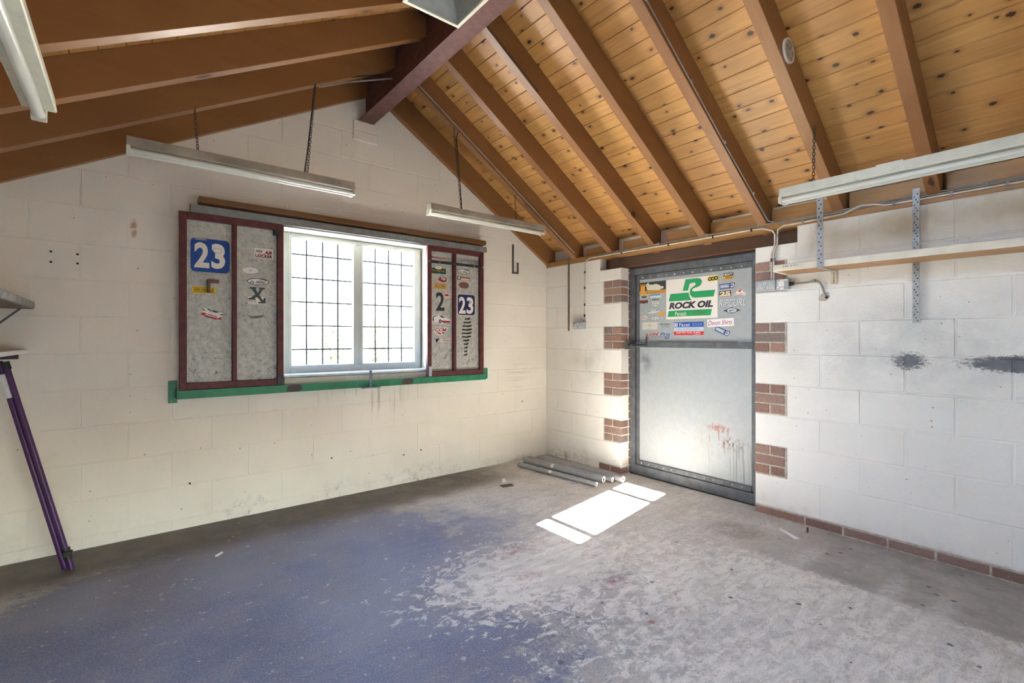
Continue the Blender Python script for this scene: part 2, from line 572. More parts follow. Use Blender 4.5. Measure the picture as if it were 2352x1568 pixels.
    wh = t.math('MULTIPLY', t.math('LESS_THAN', v2.outputs['Distance'], .10), t.math('GREATER_THAN', t.sep(v2.outputs['Color'])[1], .80))
    c = t.mix(t.math('MULTIPLY', wh, .7), c, (.62, .61, .58))
    # scratches and chips showing pale
    sc_ = t.step(t.noise(t.vmul(p, (9, 60, 1)), 1.0, 3, .7, 1.2), .70, .74)
    c = t.mix(t.math('MULTIPLY', sc_, .5), c, (.55, .54, .51))
    h = t.math('ADD', t.math('MULTIPLY', mid, .5), t.math('MULTIPLY', fine, .5))
    t.bump(t.math('ADD', h, t.math('MULTIPLY', grit, .35)), .004, .6)
    return t.fin(c, t.math('ADD', .48, t.math('MULTIPLY', mid, .3)), 0, .3)


def brick_mat():
    t = NT('mottled_red_brick')
    p = t.pos()
    oi = t.n('ShaderNodeObjectInfo').outputs['Random']
    c = t.ramp(oi, [(0, (.15, .082, .066)), (.3, (.235, .125, .095)), (.55, (.20, .13, .11)), (.75, (.28, .165, .125)), (1, (.14, .12, .115))])
    c = t.mix(.25, c, (.19, .165, .15))
    c = t.mix(1.0, c, (1.4, 1.4, 1.4), 'MULTIPLY')
    n = t.noise(p, 55, 5, .7)
    c = t.mix(t.math('MULTIPLY', t.step(n, .45, .7), .5), c, (.16, .085, .065))
    c = t.mix(t.math('MULTIPLY', t.step(t.noise(p, 75, 3, .6), .64, .70), .6), c, (.50, .44, .38))
    t.bump(n, .005, .7)
    return t.fin(c, .9, 0, .2)


def glass_mat():
    t = NT('clear_window_glass')
    tr = t.n('ShaderNodeBsdfTransparent'); tr.inputs[0].default_value = (.96, .97, .97, 1)
    gl = t.n('ShaderNodeBsdfGlossy'); gl.inputs['Roughness'].default_value = .02
    mx = t.n('ShaderNodeMixShader'); mx.inputs[0].default_value = .06
    t.t.links.new(tr.outputs[0], mx.inputs[1]); t.t.links.new(gl.outputs[0], mx.inputs[2])
    t.t.links.new(mx.outputs[0], t.out.inputs[0])
    t.t.nodes.remove(t.b)
    return t.mat


PAINT = wall_paint('cream_masonry_paint', (.77, .72, .64), (.85, .805, .73))
PAINT_W = wall_paint('whiter_masonry_tone', (.78, .76, .72), (.86, .85, .82))  # door wall takes a whiter, less warm tone than the gable
MORTAR = plain('grey_sand_mortar', (.50, .45, .385), .95, 0, .2, 40, .2, .004)
BRICK = brick_mat()
PINE_Y = pine('varnished_pine_boards', 'y', 1.12)
PINE_X = pine('varnished_pine_rafter', 'x', .74, red=.62)
PINE_B = pine('pine_bearer', 'y', .80)
DARKWOOD = pine('dark_stained_lintel_timber', 'y', .22, True, red=.75)
REDWOOD = pine('red_stained_batten', 'x', .40, False, red=.7)
FLOOR = floor_mat()
STEEL_BEAM = plain('oxide_red_beam_paint', (.135, .060, .052), .6, 0, .2, 25)
GALV = galv('galvanised_steel', (.40, .42, .43))
SHEET = shutter_sheet()
DSHEET = door_sheet()
MAROON = plain('maroon_oxide_paint', (.100, .024, .024), .55, 0, .25, 22)
GREEN = plain('green_enamel_paint', (.018, .20, .095), .45, 0, .2, 14, dirt=(.05, .04, .04), dirt_amt=.36)
GREYSTEEL = plain('grey_steel_paint', (.105, .115, .128), .5, .1, .2, 16, dirt=(.065, .06, .05), dirt_amt=.38)
DARKSTEEL = plain('dark_bare_steel', (.045, .045, .048), .45, .5, .25, 40)
BLUESTEEL = plain('blued_steel', (.16, .18, .24), .4, .5, .25, 30)
UPVC = plain('white_window_plastic', (.50, .535, .50), .35, 0, .05, 6, .5, dirt=(.36, .36, .31), dirt_amt=.40)
LEAD = flat('lead_strip', (.08, .085, .10), .5)
GLASS = glass_mat()
LAMPWHITE = plain('aged_white_enamel', (.62, .61, .50), .4, 0, .08, 12, .5, dirt=(.36, .33, .25), dirt_amt=.40)
LAMPDUSTY = plain('sooty_white_enamel', (.36, .335, .28), .5, 0, .18, 7, .4, dirt=(.13, .115, .09), dirt_amt=.42)
TUBE = plain('fluorescent_tube_glass', (.62, .63, .57), .25, 0, .03, 6, .5)
CAPMET = plain('tube_end_cap', (.62, .62, .58), .4, .3)
CHAIN = plain('blackened_chain', (.035, .033, .030), .5, .4)
CABLE_W = plain('cream_cable_sheath', (.62, .58, .50), .5, 0, .12)
CABLE_G = plain('grey_cable_sheath', (.26, .25, .24), .5, 0, .15)
CABLE_B = plain('black_cable_sheath', (.03, .03, .03), .5)
PIPE_G = plain('grey_foam_pipe', (.30, .31, .315), .6, 0, .08)
PIPE_E = plain('pale_foam_end', (.62, .60, .54), .8)
PURPLE = plain('purple_powder_coat', (.065, .016, .095), .38, 0, .18)
BLACK = plain('black_plastic', (.018, .018, .02), .45)
WHITE = plain('white_plastic', (.78, .78, .78), .4, 0, .05)
SHELFW = plain('cream_painted_shelf', (.74, .69, .58), .6, 0, .08, 8, .3, dirt=(.42, .34, .22), dirt_amt=.34)
SHELFRAW = pine('raw_shelf_underside', 'y', .9)
GREYBOARD = plain('grey_worn_board', (.26, .27, .26), .6, 0, .35, 20)
# ================================================================== the setting
XL, XR, YB, YF = -4.35, 0.0, 0.0, -6.1         # inner faces: side walls, gable, rear wall
SL, SR = .54, .63                               # roof pitches


def zl(x): return 2.158 + SL * (x + 4.193)      # underside of the window-side rafters
def zr(x): return 2.112 - SR * x                # underside of the door-side rafters


DL, DR = .17 * math.hypot(1, SL), .17 * math.hypot(1, SR)
RX = (2.112 + DR - (2.158 + 4.193 * SL) - DL) / (SL + SR)   # ridge line of the board planes
RZ = zr(RX) + DR

fl = MB().box(XL - .3, .35, YF - .3, .3, -.2, 0).build('floor', FLOOR)
tag(fl, 'worn concrete floor with patchy old blue paint and red spills', kind='structure')

# outside ground
GROUND = plain('dull_field_grass', (.12, .125, .10), .95, 0, .25, 3)
yd = MB().box(-16, 16, .32, 13.5, -.215, -.195).build('pavement', plain('pale_concrete_yard', (.72, .69, .63), .9, 0, .08, 2), None)
tag(yd, 'pale sunlit concrete yard outside the window', kind='structure')
g = MB().box(-80, 80, -80, 120, -.6, -.21).build('ground', GROUND)
tag(g, 'dull grass field beyond the yard', kind='structure')

# unseen block, added to keep the yard behind the viewer in shade
shade_block = MB().prism([(-13, -.21), (-6.2, -.21), (-6.2, 5.2), (-9.6, 7.6), (-13, 5.2)], 'y', -22, -5.6).build('wall_shade_block', plain('grey_shade_block', (.16, .14, .12), .9), None)
tag(shade_block, 'added unseen block shading the rear yard', kind='structure')

# ---- gable wall with the window opening
WX0, WX1, WZ0, WZ1 = -2.70, -1.462, .985, 2.13
T = .3
wb = MB()


def roofpts(x0, x1):
    """outline of the wall top from x1 back to x0"""
    pts = []
    for x in sorted({x0, x1, RX} if x0 < RX < x1 else {x0, x1}, reverse=True):
        pts.append((x, min(zl(x) + DL, zr(x) + DR)))
    return pts


e = .003
wb.prism([(XL - .3, -.2), (WX0 - e, -.2)] + roofpts(XL - .3, WX0 - e), 'y', .0024, T)
wb.prism([(WX1 + e, -.2), (.3, -.2)] + roofpts(WX1 + e, .3), 'y', .0024, T)
wb.prism([(WX0 - e, -.2), (WX1 + e, -.2), (WX1 + e, WZ0 - e), (WX0 - e, WZ0 - e)], 'y', .0024, T)
wb.prism([(WX0 - e, WZ1 + e), (WX1 + e, WZ1 + e)] + roofpts(WX0 - e, WX1 + e), 'y', .0024, T)
wall_back = wb.build('wall_back', PAINT, origin=(0, 0, 0))
tag(wall_back, 'cream painted blockwork gable wall with the lattice window', kind='structure')


def block_piece(poly, fr, to3, parent, mat=PAINT, ch=.004, name='block'):
    """convex 2-D polygon -> chamfered block; to3(u, v, d) gives the 3-D point, d = depth behind the face"""
    n = len(poly)
    if n < 3: return None
    cu = sum(p[0] for p in poly) / n
    cv = sum(p[1] for p in poly) / n
    w = max(p[0] for p in poly) - min(p[0] for p in poly)
    h = max(p[1] for p in poly) - min(p[1] for p in poly)
    if w < .02 or h < .02: return None
    def ins(p, k):
        du, dv = p[0] - cu, p[1] - cv
        return (p[0] - math.copysign(min(k, abs(du)), du), p[1] - math.copysign(min(k, abs(dv)), dv))
    j = .0035
    A = [ins(p, j + ch) for p in poly]
    B = [ins(p, j) for p in poly]
    d0 = random.uniform(-.0012, .0012)
    vs = [to3(p[0], p[1], d0) for p in A] + [to3(p[0], p[1], d0 + ch) for p in B] + [to3(p[0], p[1], fr) for p in B]
    fs = [list(range(n))]
    for k in (0, 1):
        fs += [(k * n + i, (k + 1) * n + i, (k + 1) * n + (i + 1) % n, k * n + (i + 1) % n) for i in range(n)]
    fs.append([2 * n + i for i in range(n)][::-1])
    m = MB()
    m.add(vs, fs)
    o = m.build(name, mat, parent)
    me = o.data
    bm = bmesh.new(); bm.from_mesh(me); bmesh.ops.recalc_face_normals(bm, faces=bm.faces); bm.to_mesh(me); bm.free()
    return o


gable3 = lambda u, v, d: (u, d, v)
for k in range(-1, 16):
    z0, z1 = (.0, .07) if k < 0 else (.07 + .2245 * k, .07 + .2245 * (k + 1))
    par = k % 2
    joints = [-.2268 * i for i in range(0, 21) if i % 2 == par or i == 0]
    joints.append(XL)
    joints = sorted({round(max(XL, q), 4) for q in joints})
    for a, b in zip(joints, joints[1:]):
        for r in minus((a, z0, b, z1), (WX0, WZ0, WX1, WZ1)):
            poly = rect(*r)
            poly = clip(poly, -SL, 1, 2.158 + 4.193 * SL + .03)
            poly = clip(poly, SR, 1, 2.112 + .03)
            if poly: block_piece(poly, .02, gable3, wall_back, PAINT, .002)

# old fixing holes
for hx, hz in ((-3.985, 1.800), (-3.985, 1.738), (-3.868, 1.796), (-3.868, 1.740), (-2.35, .325), (-1.55, .275), (-1.72, .255), (-.35, .62), (-3.30, .30)):
    MB().tube([(hx, -.0015, hz), (hx, .004, hz)], .0065, 10).build('fixing_hole', flat('hole_shadow_grey', (.03, .025, .02), .9), wall_back)

# ---- wall with the steel door
DY0, DY1, DZ1 = -1.036, -2.27, 1.958            # door opening
LY0, LY1, LZ1 = -.775, -2.555, 2.068            # pocket for the lintel
wr = MB()
top = 2.068
wr.box(e, T, DY0 + e, .3, -.2, 1.958 - e)
wr.box(e, T, YF - .3, DY1 - e, -.2, 1.958 - e)
wr.box(e, T, LY0 + e, .3, 1.958 - e, top)
wr.box(e, T, YF - .3, LY1 - e, 1.958 - e, top)
wr.box(.20, T, LY1 - e, LY0 + e, 1.958 - e, top)
wr.box(.10, T, YF - .3, .3, top, zr(.10) + DR + .01)
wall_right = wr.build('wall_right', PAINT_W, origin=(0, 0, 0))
tag(wall_right, 'pale painted blockwork wall with brick quoins around the steel door', kind='structure')
right3 = lambda u, v, d: (d, u, v)
QL, QR = -.818, -2.493                          # inner edge of the brick quoins
CH = .222
for k in range(0, 9):
    z0, z1 = .07 + CH * k, .07 + CH * (k + 1)
    if k == 8: z1 = top
    quoin = k % 2 == 1
    if k == 8:
        left = [0, -.39, LY0]; right = [LY1, -2.925]
    elif quoin:
        left = [0, -.39, QL]; right = [QR, -2.925]
    else:
        left = [0, -.17, -.60, DY0]; right = [DY1, -2.70]
    while right[-1] > YF: right.append(max(YF, right[-1] - .45))
    for seq in (left, right):
        for a, b in zip(seq, seq[1:]):
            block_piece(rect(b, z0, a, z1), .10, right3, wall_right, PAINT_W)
# thin courses at the head of the jambs, below the lintel bearing
# (course 8 starts at 1.846; its lower half carries on to the door reveal)
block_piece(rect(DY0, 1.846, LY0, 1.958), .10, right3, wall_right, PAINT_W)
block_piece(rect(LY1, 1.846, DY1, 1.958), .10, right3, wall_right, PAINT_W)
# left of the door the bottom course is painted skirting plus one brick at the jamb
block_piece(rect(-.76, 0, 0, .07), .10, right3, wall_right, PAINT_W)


def brick(parent, y0, y1, z0, z1, depth=.10):
    j = .006
    lo, hi = min(y0, y1), max(y0, y1)
    a = lo + (0 if abs(lo - DY0) < .001 else j)
    b = hi - (0 if abs(hi - DY1) < .001 else j)
    m = MB().box(random.uniform(-.0025, .0005), depth, a, b, z0 + j * .8, z1 - j * .8)
    return m.build('brick', BRICK, parent, .003)


mo = MB()
for k in (1, 3, 5, 7):
    z0 = .07 + CH * k
    z1 = z0 + CH
    mo.box(.0022, .099, DY0 + .006, QL - .001, z0, z1)
    mo.box(.0022, .099, QR + .001, DY1 - .006, z0, z1)
mo.box(.0022, .099, DY0 + .006, -.76, 0, .07)
mo.box(.0022, .099, YF, DY1 - .006, 0, .07)
mort = mo.build('mortar', MORTAR, wall_right)
for k in (1, 3, 5, 7):
    for i in range(3):
        z0 = .07 + CH * k + .006 + i * .072
        z1 = z0 + .070
        for a, b, corner in ((DY0, QL - .008, 1), (QR + .012, DY1, 0)):
            if i == 1:
                brick(wall_right, a, b, z0, z1)
            else:
                mid = a + (b - a) * .5
                brick(wall_right, a, mid, z0, z1)
                brick(wall_right, mid, b, z0, z1)
brick(wall_right, -.76, -.90, .003, .068)
brick(wall_right, -.90, DY0, .003, .068)
yy = DY1
for i, w in enumerate((.335, .225, .235, .225, .225, .235, .225, .23, .225, .235, .225, .23, .225, .23, .3)):
    if yy - w < YF: break
    brick(wall_right, yy, yy - w, .003, .062, .09)
    yy -= w
# outer brick leaf seen in the reveal beside the door frame
zz = .003
while zz < 1.95:
    h = min(.072, 1.956 - zz)
    b = MB().box(.112, .14, DY0 + .001, DY0 + .05, zz + .004, zz + h - .004).build('brick', BRICK, wall_right, .002)
    zz += .0735
rl = MB().box(.10, .20, DY0 + .006, DY0 + .06, 0, 1.955).build('mortar', MORTAR, wall_right)

# unseen walls that close the room
wl_ = MB().box(XL - .3, XL, YF - .3, .0, -.2, zl(XL) + DL + .02).build('wall_left', PAINT)
tag(wl_, 'cream painted blockwork wall carrying the shelves', kind='structure')
wf = MB()
GX0, GX1, GH = -3.75, -1.35, 0.86            # low opening added behind the viewer to let in fill light
wf.prism([(XL - .3, -.2), (GX0, -.2)] + roofpts(XL - .3, GX0), 'y', YF, YF - .3)
wf.prism([(GX1, -.2), (.3, -.2)] + roofpts(GX1, .3), 'y', YF, YF - .3)
wf.prism([(GX0, GH), (GX1, GH)] + roofpts(GX0, GX1), 'y', YF, YF - .3)
wf = wf.build('wall_front', PAINT)
tag(wf, 'cream painted blockwork wall at the rear of the workshop', kind='structure')

# ---- roof: boards on rafters
ceil_ = empty('ceiling', (-2.0, -3.0, 3.2), 'open pine boarded roof on exposed rafters', kind='structure')
RL = [(-3.790, -2.925, -2.635, -3.165)]     # rooflight hole x0,x1,y0,y1


def slope_board(s0, s1, side, y0, y1):
    """one plank; s measured down the slope from the ridge"""
    sl, zf, d = (SL, zl, DL) if side < 0 else (SR, zr, DR)
    L = math.hypot(1, sl)
    tx, tz = side / L, -sl / L                # down-slope direction
    nx, nz = side * sl / L, 1 / L             # outward normal
    def P(s, n_): return (RX + tx * s + nx * n_, RZ + tz * s + nz * n_)
    c = .0042
    g_ = .0006
    prof = [P(s0 + c, 0), P(s1 - c, 0), P(s1 - g_, c), P(s1 - g_, .019), P(s0 + g_, .019), P(s0 + g_, c)]
    return MB().prism(prof, 'y', y0, y1).build('plank', PINE_Y, ceil_)


PW = .1115
nR = int((.35 - RX) * math.hypot(1, SR) / PW) + 1
nL = int((RX - XL + .3) * math.hypot(1, SL) / PW) + 1
for i in range(nR):
    slope_board(i * PW, (i + 1) * PW, 1, YF - .2, .2)
for i in range(nL):
    s0, s1 = i * PW, (i + 1) * PW
    xa, xb = RX - s1 / math.hypot(1, SL), RX - s0 / math.hypot(1, SL)
    if xb > RL[0][0] - .01 and xa < RL[0][1] + .01:
        for a, b in ((.2, RL[0][2]), (RL[0][3], YF - .2)):
            slope_board(s0, s1, -1, b, a)
    else:
        slope_board(s0, s1, -1, YF - .2, .2)

# roof covering above the boards
rc = MB()
t0, t1 = .03, .09
for side in (1, -1):
    sl = SR if side > 0 else SL
    L = math.hypot(1, sl)
    def Q(x, n_, s=side, sl=sl, L=L): return (x + s * sl / L * n_, RZ - sl * abs(x - RX) + n_ / L)
    if side > 0:
        rc.prism([Q(RX, t0), Q(.7, t0), Q(.7, t1), Q(RX, t1)], 'y', YF - .5, .5)
    else:
        x0, x1 = RL[0][0], RL[0][1]
        rc.prism([Q(XL - .7, t0), Q(x0, t0), Q(x0, t1), Q(XL - .7, t1)], 'y', YF - .5, .5)
        rc.prism([Q(x1, t0), Q(RX, t0), Q(RX, t1), Q(x1, t1)], 'y', YF - .5, .5)
        for a, b in ((.5, RL[0][2]), (RL[0][3], YF - .5)):
            rc.prism([Q(x0, t0), Q(x1, t0), Q(x1, t1), Q(x0, t1)], 'y', a, b)
rc.prism([(RX - .3, RZ + .0), (RX + .3, RZ + .0), (RX, RZ + .3)], 'y', YF - .5, .5)
TILE = plain('clay_roof_tile', (.22, .10, .07), .9, 0, .2, 10)
rcov = rc.build('roof', TILE)
tag(rcov, 'outer roof covering over the boards', kind='structure')

WEBX = -2.063
RW = .064
def rafter(side, ya, skew=0.0, w=RW, lift=0.0):
    zf, d = (zl, DL) if side < 0 else (zr, DR)
    xe = WEBX + side * .006
    xo = .10 if side > 0 else XL - .1
    m = MB()
    vs = []
    for x in (xe, xo):
        dy = skew * abs(x - (0 if side > 0 else XL))
        for y in (ya + dy, ya - w + dy):
            vs += [(x, y, zf(x) + lift), (x, y, zf(x) + d - .001)]
    fs = [(0, 1, 3, 2), (4, 6, 7, 5), (0, 4, 5, 1), (2, 3, 7, 6), (0, 2, 6, 4), (1, 5, 7, 3)]
    m.add(vs, fs)
    o = m.build('rafter', PINE_X, ceil_, .002)
    bm = bmesh.new(); bm.from_mesh(o.data); bmesh.ops.recalc_face_normals(bm, faces=bm.faces); bm.to_mesh(o.data); bm.free()
    return o


for i, ya in enumerate((.030, -.396, -.866, -1.336, -1.82, -2.291, -2.771, -3.246, -3.72, -4.20, -4.68, -5.16, -5.64)):
    rafter(1, ya, -.014 if i < 6 else -.020, lift=-.02 if i == 0 else 0)
for i, ya in enumerate((.024, -.490, -.965, -1.462, -1.93, -2.41, -2.58, -3.16, -3.40, -3.88, -4.36, -4.84, -5.32, -5.80)):
    rafter(-1, ya, -.012 if i else 0)
# short bearers between the rafters on top of the wall plate
RY = [-.46, -.93, -1.40, -1.884, -2.355, -2.835, -3.31, -3.784, -4.264, -4.744]
RN = [-.866, -1.336, -1.82, -2.291, -2.771, -3.246, -3.72, -4.20, -4.68, -5.16]
for i, (a, b) in enumerate(zip(RY, RN)):
    MB().box(.035, .085, b + .004, a - (.02 if i > 2 else .10), 2.122, 2.20 + .006 * min(i, 6)).build('bearer', PINE_B, ceil_, .003)

# wall plate and lintel
pl = MB().box(-.004, .10, YF, 0, 2.068, 2.122).build('trim_1', PINE_B, None, .003)
tag(pl, 'long pine wall plate under the rafter feet', kind='structure')
li = MB().box(.09, .20, LY1 + .004, LY0 - .004, 1.962, 2.066).build('lintel', DARKWOOD, None, .004)
tag(li, 'dark brown timber lintel over the steel door', kind='structure')
MB().box(.084, .0905, LY1 + .10, LY0 - .30, 1.962, 1.970).build('red_edge_strip', plain('red_oxide_edge', (.25, .07, .035), .6), li)

# ridge beam (steel section)
rb = empty('ridge_beam', (WEBX, -3, 3.1), 'dark oxide red steel beam running under the roof ridge', kind='structure')
MB().box(WEBX - .064, WEBX + .064, YF, .10, 3.100, 3.112).build('bottom_flange', STEEL_BEAM, rb, .002)
MB().box(WEBX - .005, WEBX + .005, YF, .10, 3.112, 3.46).build('web', STEEL_BEAM, rb)
MB().box(WEBX - .064, WEBX + .064, YF, .10, 3.44, 3.452).build('top_flange', STEEL_BEAM, rb)
ps = MB().box(WEBX - .11, WEBX + .10, -.012, .05, 3.02, 3.098).build('padstone', PAINT, wall_back, .004)
ps2 = MB().box(WEBX - .11, WEBX + .10, -.012, .05, 2.935, 3.012).build('padstone', PAINT, wall_back, .004)

# rooflights in the window-side slope (above the picture)
FRW = plain('white_rooflight_frame', (.75, .74, .70), .4)
for n, (x0, x1, y0, y1) in enumerate(RL):
    r = empty('window_%d' % (n + 2), ((x0 + x1) / 2, (y0 + y1) / 2, zl((x0 + x1) / 2) + DL), 'white framed rooflight in the roof slope above the viewer', kind='structure')
    L = math.hypot(1, SL)
    def Z(x, n_): return (x - SL / L * n_, zl(x) + DL + n_ / L)
    fr = MB()
    for a, b in ((x0 - .05, x0), (x1, x1 + .05)):
        fr.prism([Z(a, .005), Z(b, .005), Z(b, .13), Z(a, .13)], 'y', y0 + .05, y1 - .05)
    for a, b in ((y0 + .05, y0), (y1, y1 - .05)):
        fr.prism([Z(x0, .005), Z(x1, .005), Z(x1, .13), Z(x0, .13)], 'y', a, b)
    fr.build('frame', FRW, r)
    MB().prism([Z(x0 - .04, .115), Z(x1 + .04, .115), Z(x1 + .04, .121), Z(x0 - .04, .121)], 'y', y0 + .04, y1 - .04).build('pane', GLASS, r)
    for xb in (-3.686, -3.116):
        MB().prism([Z(xb - .022, .09), Z(xb + .022, .09), Z(xb + .022, .112), Z(xb - .022, .112)], 'y', y0, y1).build('glazing_bar', FRW, r)

# ---- window in the gable
w1 = empty('window_1', (-2.07, .19, WZ0), 'white two-light window with leaded rectangular panes', kind='structure')
FY0, FY1 = .16, .235
G1, G2, GZ = (-2.617, -2.111), (-2.034, -1.532), (1.067, 2.093)
fr = MB()
fr.box(WX0, G1[0] - .001, FY0, FY1, WZ0 + .02, WZ1)
fr.box(G2[1] + .001, WX1, FY0, FY1, WZ0 + .02, WZ1)
fr.box(G1[0] - .001, G2[1] + .001, FY0, FY1, GZ[1], WZ1)
fr.box(G1[0] - .001, G2[1] + .001, FY0, FY1, WZ0 + .02, GZ[0])
fr.build('outer_frame', UPVC, w1, .006)
MB().box(G1[1], G2[0], FY0 - .004, FY1, GZ[0], GZ[1]).build('mullion', UPVC, w1, .006)
for gx in (G1, G2):
    sm = MB()
    b = .004
    sm.box(gx[0] - .02, gx[0] + b, FY0 - .008, FY0 + .03, GZ[0] - .02, GZ[1] + .02)
    sm.box(gx[1] - b, gx[1] + .02, FY0 - .008, FY0 + .03, GZ[0] - .02, GZ[1] + .02)
    sm.box(gx[0] + b, gx[1] - b, FY0 - .008, FY0 + .03, GZ[0] - .02, GZ[0] + b * .6)
    sm.box(gx[0] + b, gx[1] - b, FY0 - .008, FY0 + .03, GZ[1] - b * .6, GZ[1] + .02)
    sash = sm.build('sash', UPVC, w1, .003)
    xs = [gx[0] + .006] + [gx[0] + .1265 * (i + 1) for i in range(3)] + [gx[1] - .006]
    zs = [GZ[0] + .004, 1.197, 1.390, 1.583, 1.776, 1.966, GZ[1] - .004]
    for i in range(4):
        for k in range(6):
            MB().box(xs[i], xs[i + 1], .186, .190, zs[k], zs[k + 1]).build('pane', GLASS, sash)
    lw = .0056
    for x in xs[1:-1]:
        MB().box(x - lw, x + lw, .1835, .1925, zs[0], zs[-1]).build('lead_strip', LEAD, sash)
    for z in zs[1:-1]:
        MB().box(xs[0], xs[-1], .1830, .1930, z - lw, z + lw).build('lead_strip', LEAD, sash)
MB().box(WX0, WX1, -.004, FY0, WZ0 + .004, WZ0 + .022).build('inner_sill', plain('white_sill', (.62, .66, .72), .4), w1, .004)
for x, dx in ((WX1, -1),):
    m = MB()
    m.box(x - .008, x - .001, FY0 - .006, FY0 - .001, WZ0 + .03, WZ1 - .02)
    m.build('sealant_bead', plain('mouldy_sealant', (.10, .095, .09), .8, 0, .5, 60), w1)
# ================================================================== stickers
COLS = {}


def ink(c):
    k = tuple(round(q, 3) for q in c)
    if k not in COLS: COLS[k] = flat('print_ink_%d' % len(COLS), c, .45)
    return COLS[k]


def srgb(r, g_, b):
    f = lambda u: (u / 255 / 12.92) if u <= 10 else ((u / 255 + .055) / 1.055) ** 2.4
    return (f(r), f(g_), f(b))


W_, K_, BLUE, NAVY, RED, YEL, GRN = srgb(228, 224, 216), srgb(40, 40, 44), srgb(30, 72, 150), srgb(38, 42, 92), srgb(190, 40, 44), srgb(228, 196, 40), srgb(28, 150, 88)
GREY, CREAM, ORANGE = srgb(150, 155, 160), srgb(222, 205, 170), srgb(222, 140, 40)
TXT = {}


def text_geo(s, bold, shear):
    key = (s, bold, shear)
    if key not in TXT:
        cu = bpy.data.curves.new('lettering', 'FONT')
        cu.body = s
        cu.offset = bold
        cu.shear = shear
        cu.resolution_u = 3
        ob = bpy.data.objects.new('lettering', cu)
        me = bpy.data.meshes.new_from_object(ob)
        vs = [(v.co.x, v.co.y) for v in me.vertices]
        fs = [list(p.vertices) for p in me.polygons]
        bpy.data.objects.remove(ob)
        bpy.data.meshes.remove(me)
        bpy.data.curves.remove(cu)
        x0, x1 = min(v[0] for v in vs), max(v[0] for v in vs)
        y0, y1 = min(v[1] for v in vs), max(v[1] for v in vs)
        TXT[key] = ([((v[0] - (x0 + x1) / 2) / (x1 - x0), (v[1] - (y0 + y1) / 2) / (y1 - y0)) for v in vs], fs)
    return TXT[key]


PANELS = {}       # thing name -> [(limit of x, sheet the sticker is stuck on)]


class Sticker:
    """flat printed sticker; local u right, v up, in units of its own width and height (-.5 .. .5)"""
    def __init__(s, w, h, rot=0.0):
        s.w, s.h, s.rot = w, h, rot
        s.mats, s.layers, s.z = [], [], 0

    def mi(s, c):
        m = ink(c)
        if m not in s.mats: s.mats.append(m)
        return s.mats.index(m)

    def raw(s, vs, fs, c):
        s.layers.append((vs, fs, s.mi(c), s.z)); s.z += 1
        return s

    def poly(s, pts, c): return s.raw(pts, [list(range(len(pts)))], c)
    def rect(s, x0, y0, x1, y1, c): return s.poly([(x0, y0), (x1, y0), (x1, y1), (x0, y1)], c)

    def ell(s, cx, cy, rx, ry, c, n=24):
        return s.poly([(cx + rx * math.cos(2 * math.pi * i / n), cy + ry * math.sin(2 * math.pi * i / n)) for i in range(n)], c)

    def rrect(s, x0, y0, x1, y1, r, c):
        asp = s.w / s.h
        pts = []
        for cx, cy, a0 in ((x1 - r, y1 - r * asp, 0), (x0 + r, y1 - r * asp, 90), (x0 + r, y0 + r * asp, 180), (x1 - r, y0 + r * asp, 270)):
            for k in range(5):
                a = math.radians(a0 + k * 22.5)
                pts.append((cx + r * math.cos(a), cy + r * asp * math.sin(a)))
        return s.poly(pts, c)

    def text(s, t, cx, cy, w, h, c, bold=.015, shear=0.0):
        vs, fs = text_geo(t, bold, shear)
        return s.raw([(cx + v[0] * w, cy + v[1] * h) for v in vs], fs, c)

    def build(s, name, centre, U, V, N, parent, label=None, lift=.0006):
        U, V, N, C0 = Vector(U), Vector(V), Vector(N), Vector(centre)
        for lim, sheet in PANELS.get(parent.name, ()):
            if C0.x < lim:
                parent = sheet
                break
        ca, sa = math.cos(s.rot), math.sin(s.rot)
        m = MB()
        for vs, fs, mi, k in s.layers:
            P = []
            for a, b in vs:
                x, y = a * s.w, b * s.h
                x, y = x * ca - y * sa, x * sa + y * ca
                P.append(C0 + U * x + V * y + N * (lift + .00035 * k))
            m.add(P, fs, mi)
        o = m.build(name, s.mats, parent)
        if label: o['label'] = label
        return o


# ================================================================== sliding shutters
def on_gable(cx, cz, y): return ((cx, y, cz), (1, 0, 0), (0, 0, 1), (0, -1, 0))


def shutter(x0, x1, mid, label, z0=.942, z1=2.132):
    r = empty('sliding_shutter', ((x0 + x1) / 2, -.05, z0), label, 'shutter', 'sliding shutters beside the window')
    ya, yb = -.072, -.036
    MB().box(x0, x0 + .042, ya, yb, z0, z1).build('frame_stile', MAROON, r, .003)
    MB().box(x1 - .042, x1, ya, yb, z0, z1).build('frame_stile', MAROON, r, .003)
    MB().box(x0 + .042, x1 - .042, ya, yb, z1 - .045, z1).build('frame_rail', MAROON, r, .003)
    MB().box(x0 + .042, x1 - .042, ya, yb, z0, z0 + .045).build('frame_rail', MAROON, r, .003)
    MB().box(mid - .014, mid + .014, ya, yb, z0 + .045, z1 - .045).build('centre_bar', MAROON, r, .003)
    pa_ = MB().box(x0 + .02, mid, yb - .004, yb, z0 + .02, z1 - .02).build('sheet_panel', SHEET, r)
    pb_ = MB().box(mid, x1 - .02, yb - .004, yb, z0 + .02, z1 - .02).build('sheet_panel', SHEET, r)
    PANELS[r.name] = [(mid, pa_), (9, pb_)]
    return r


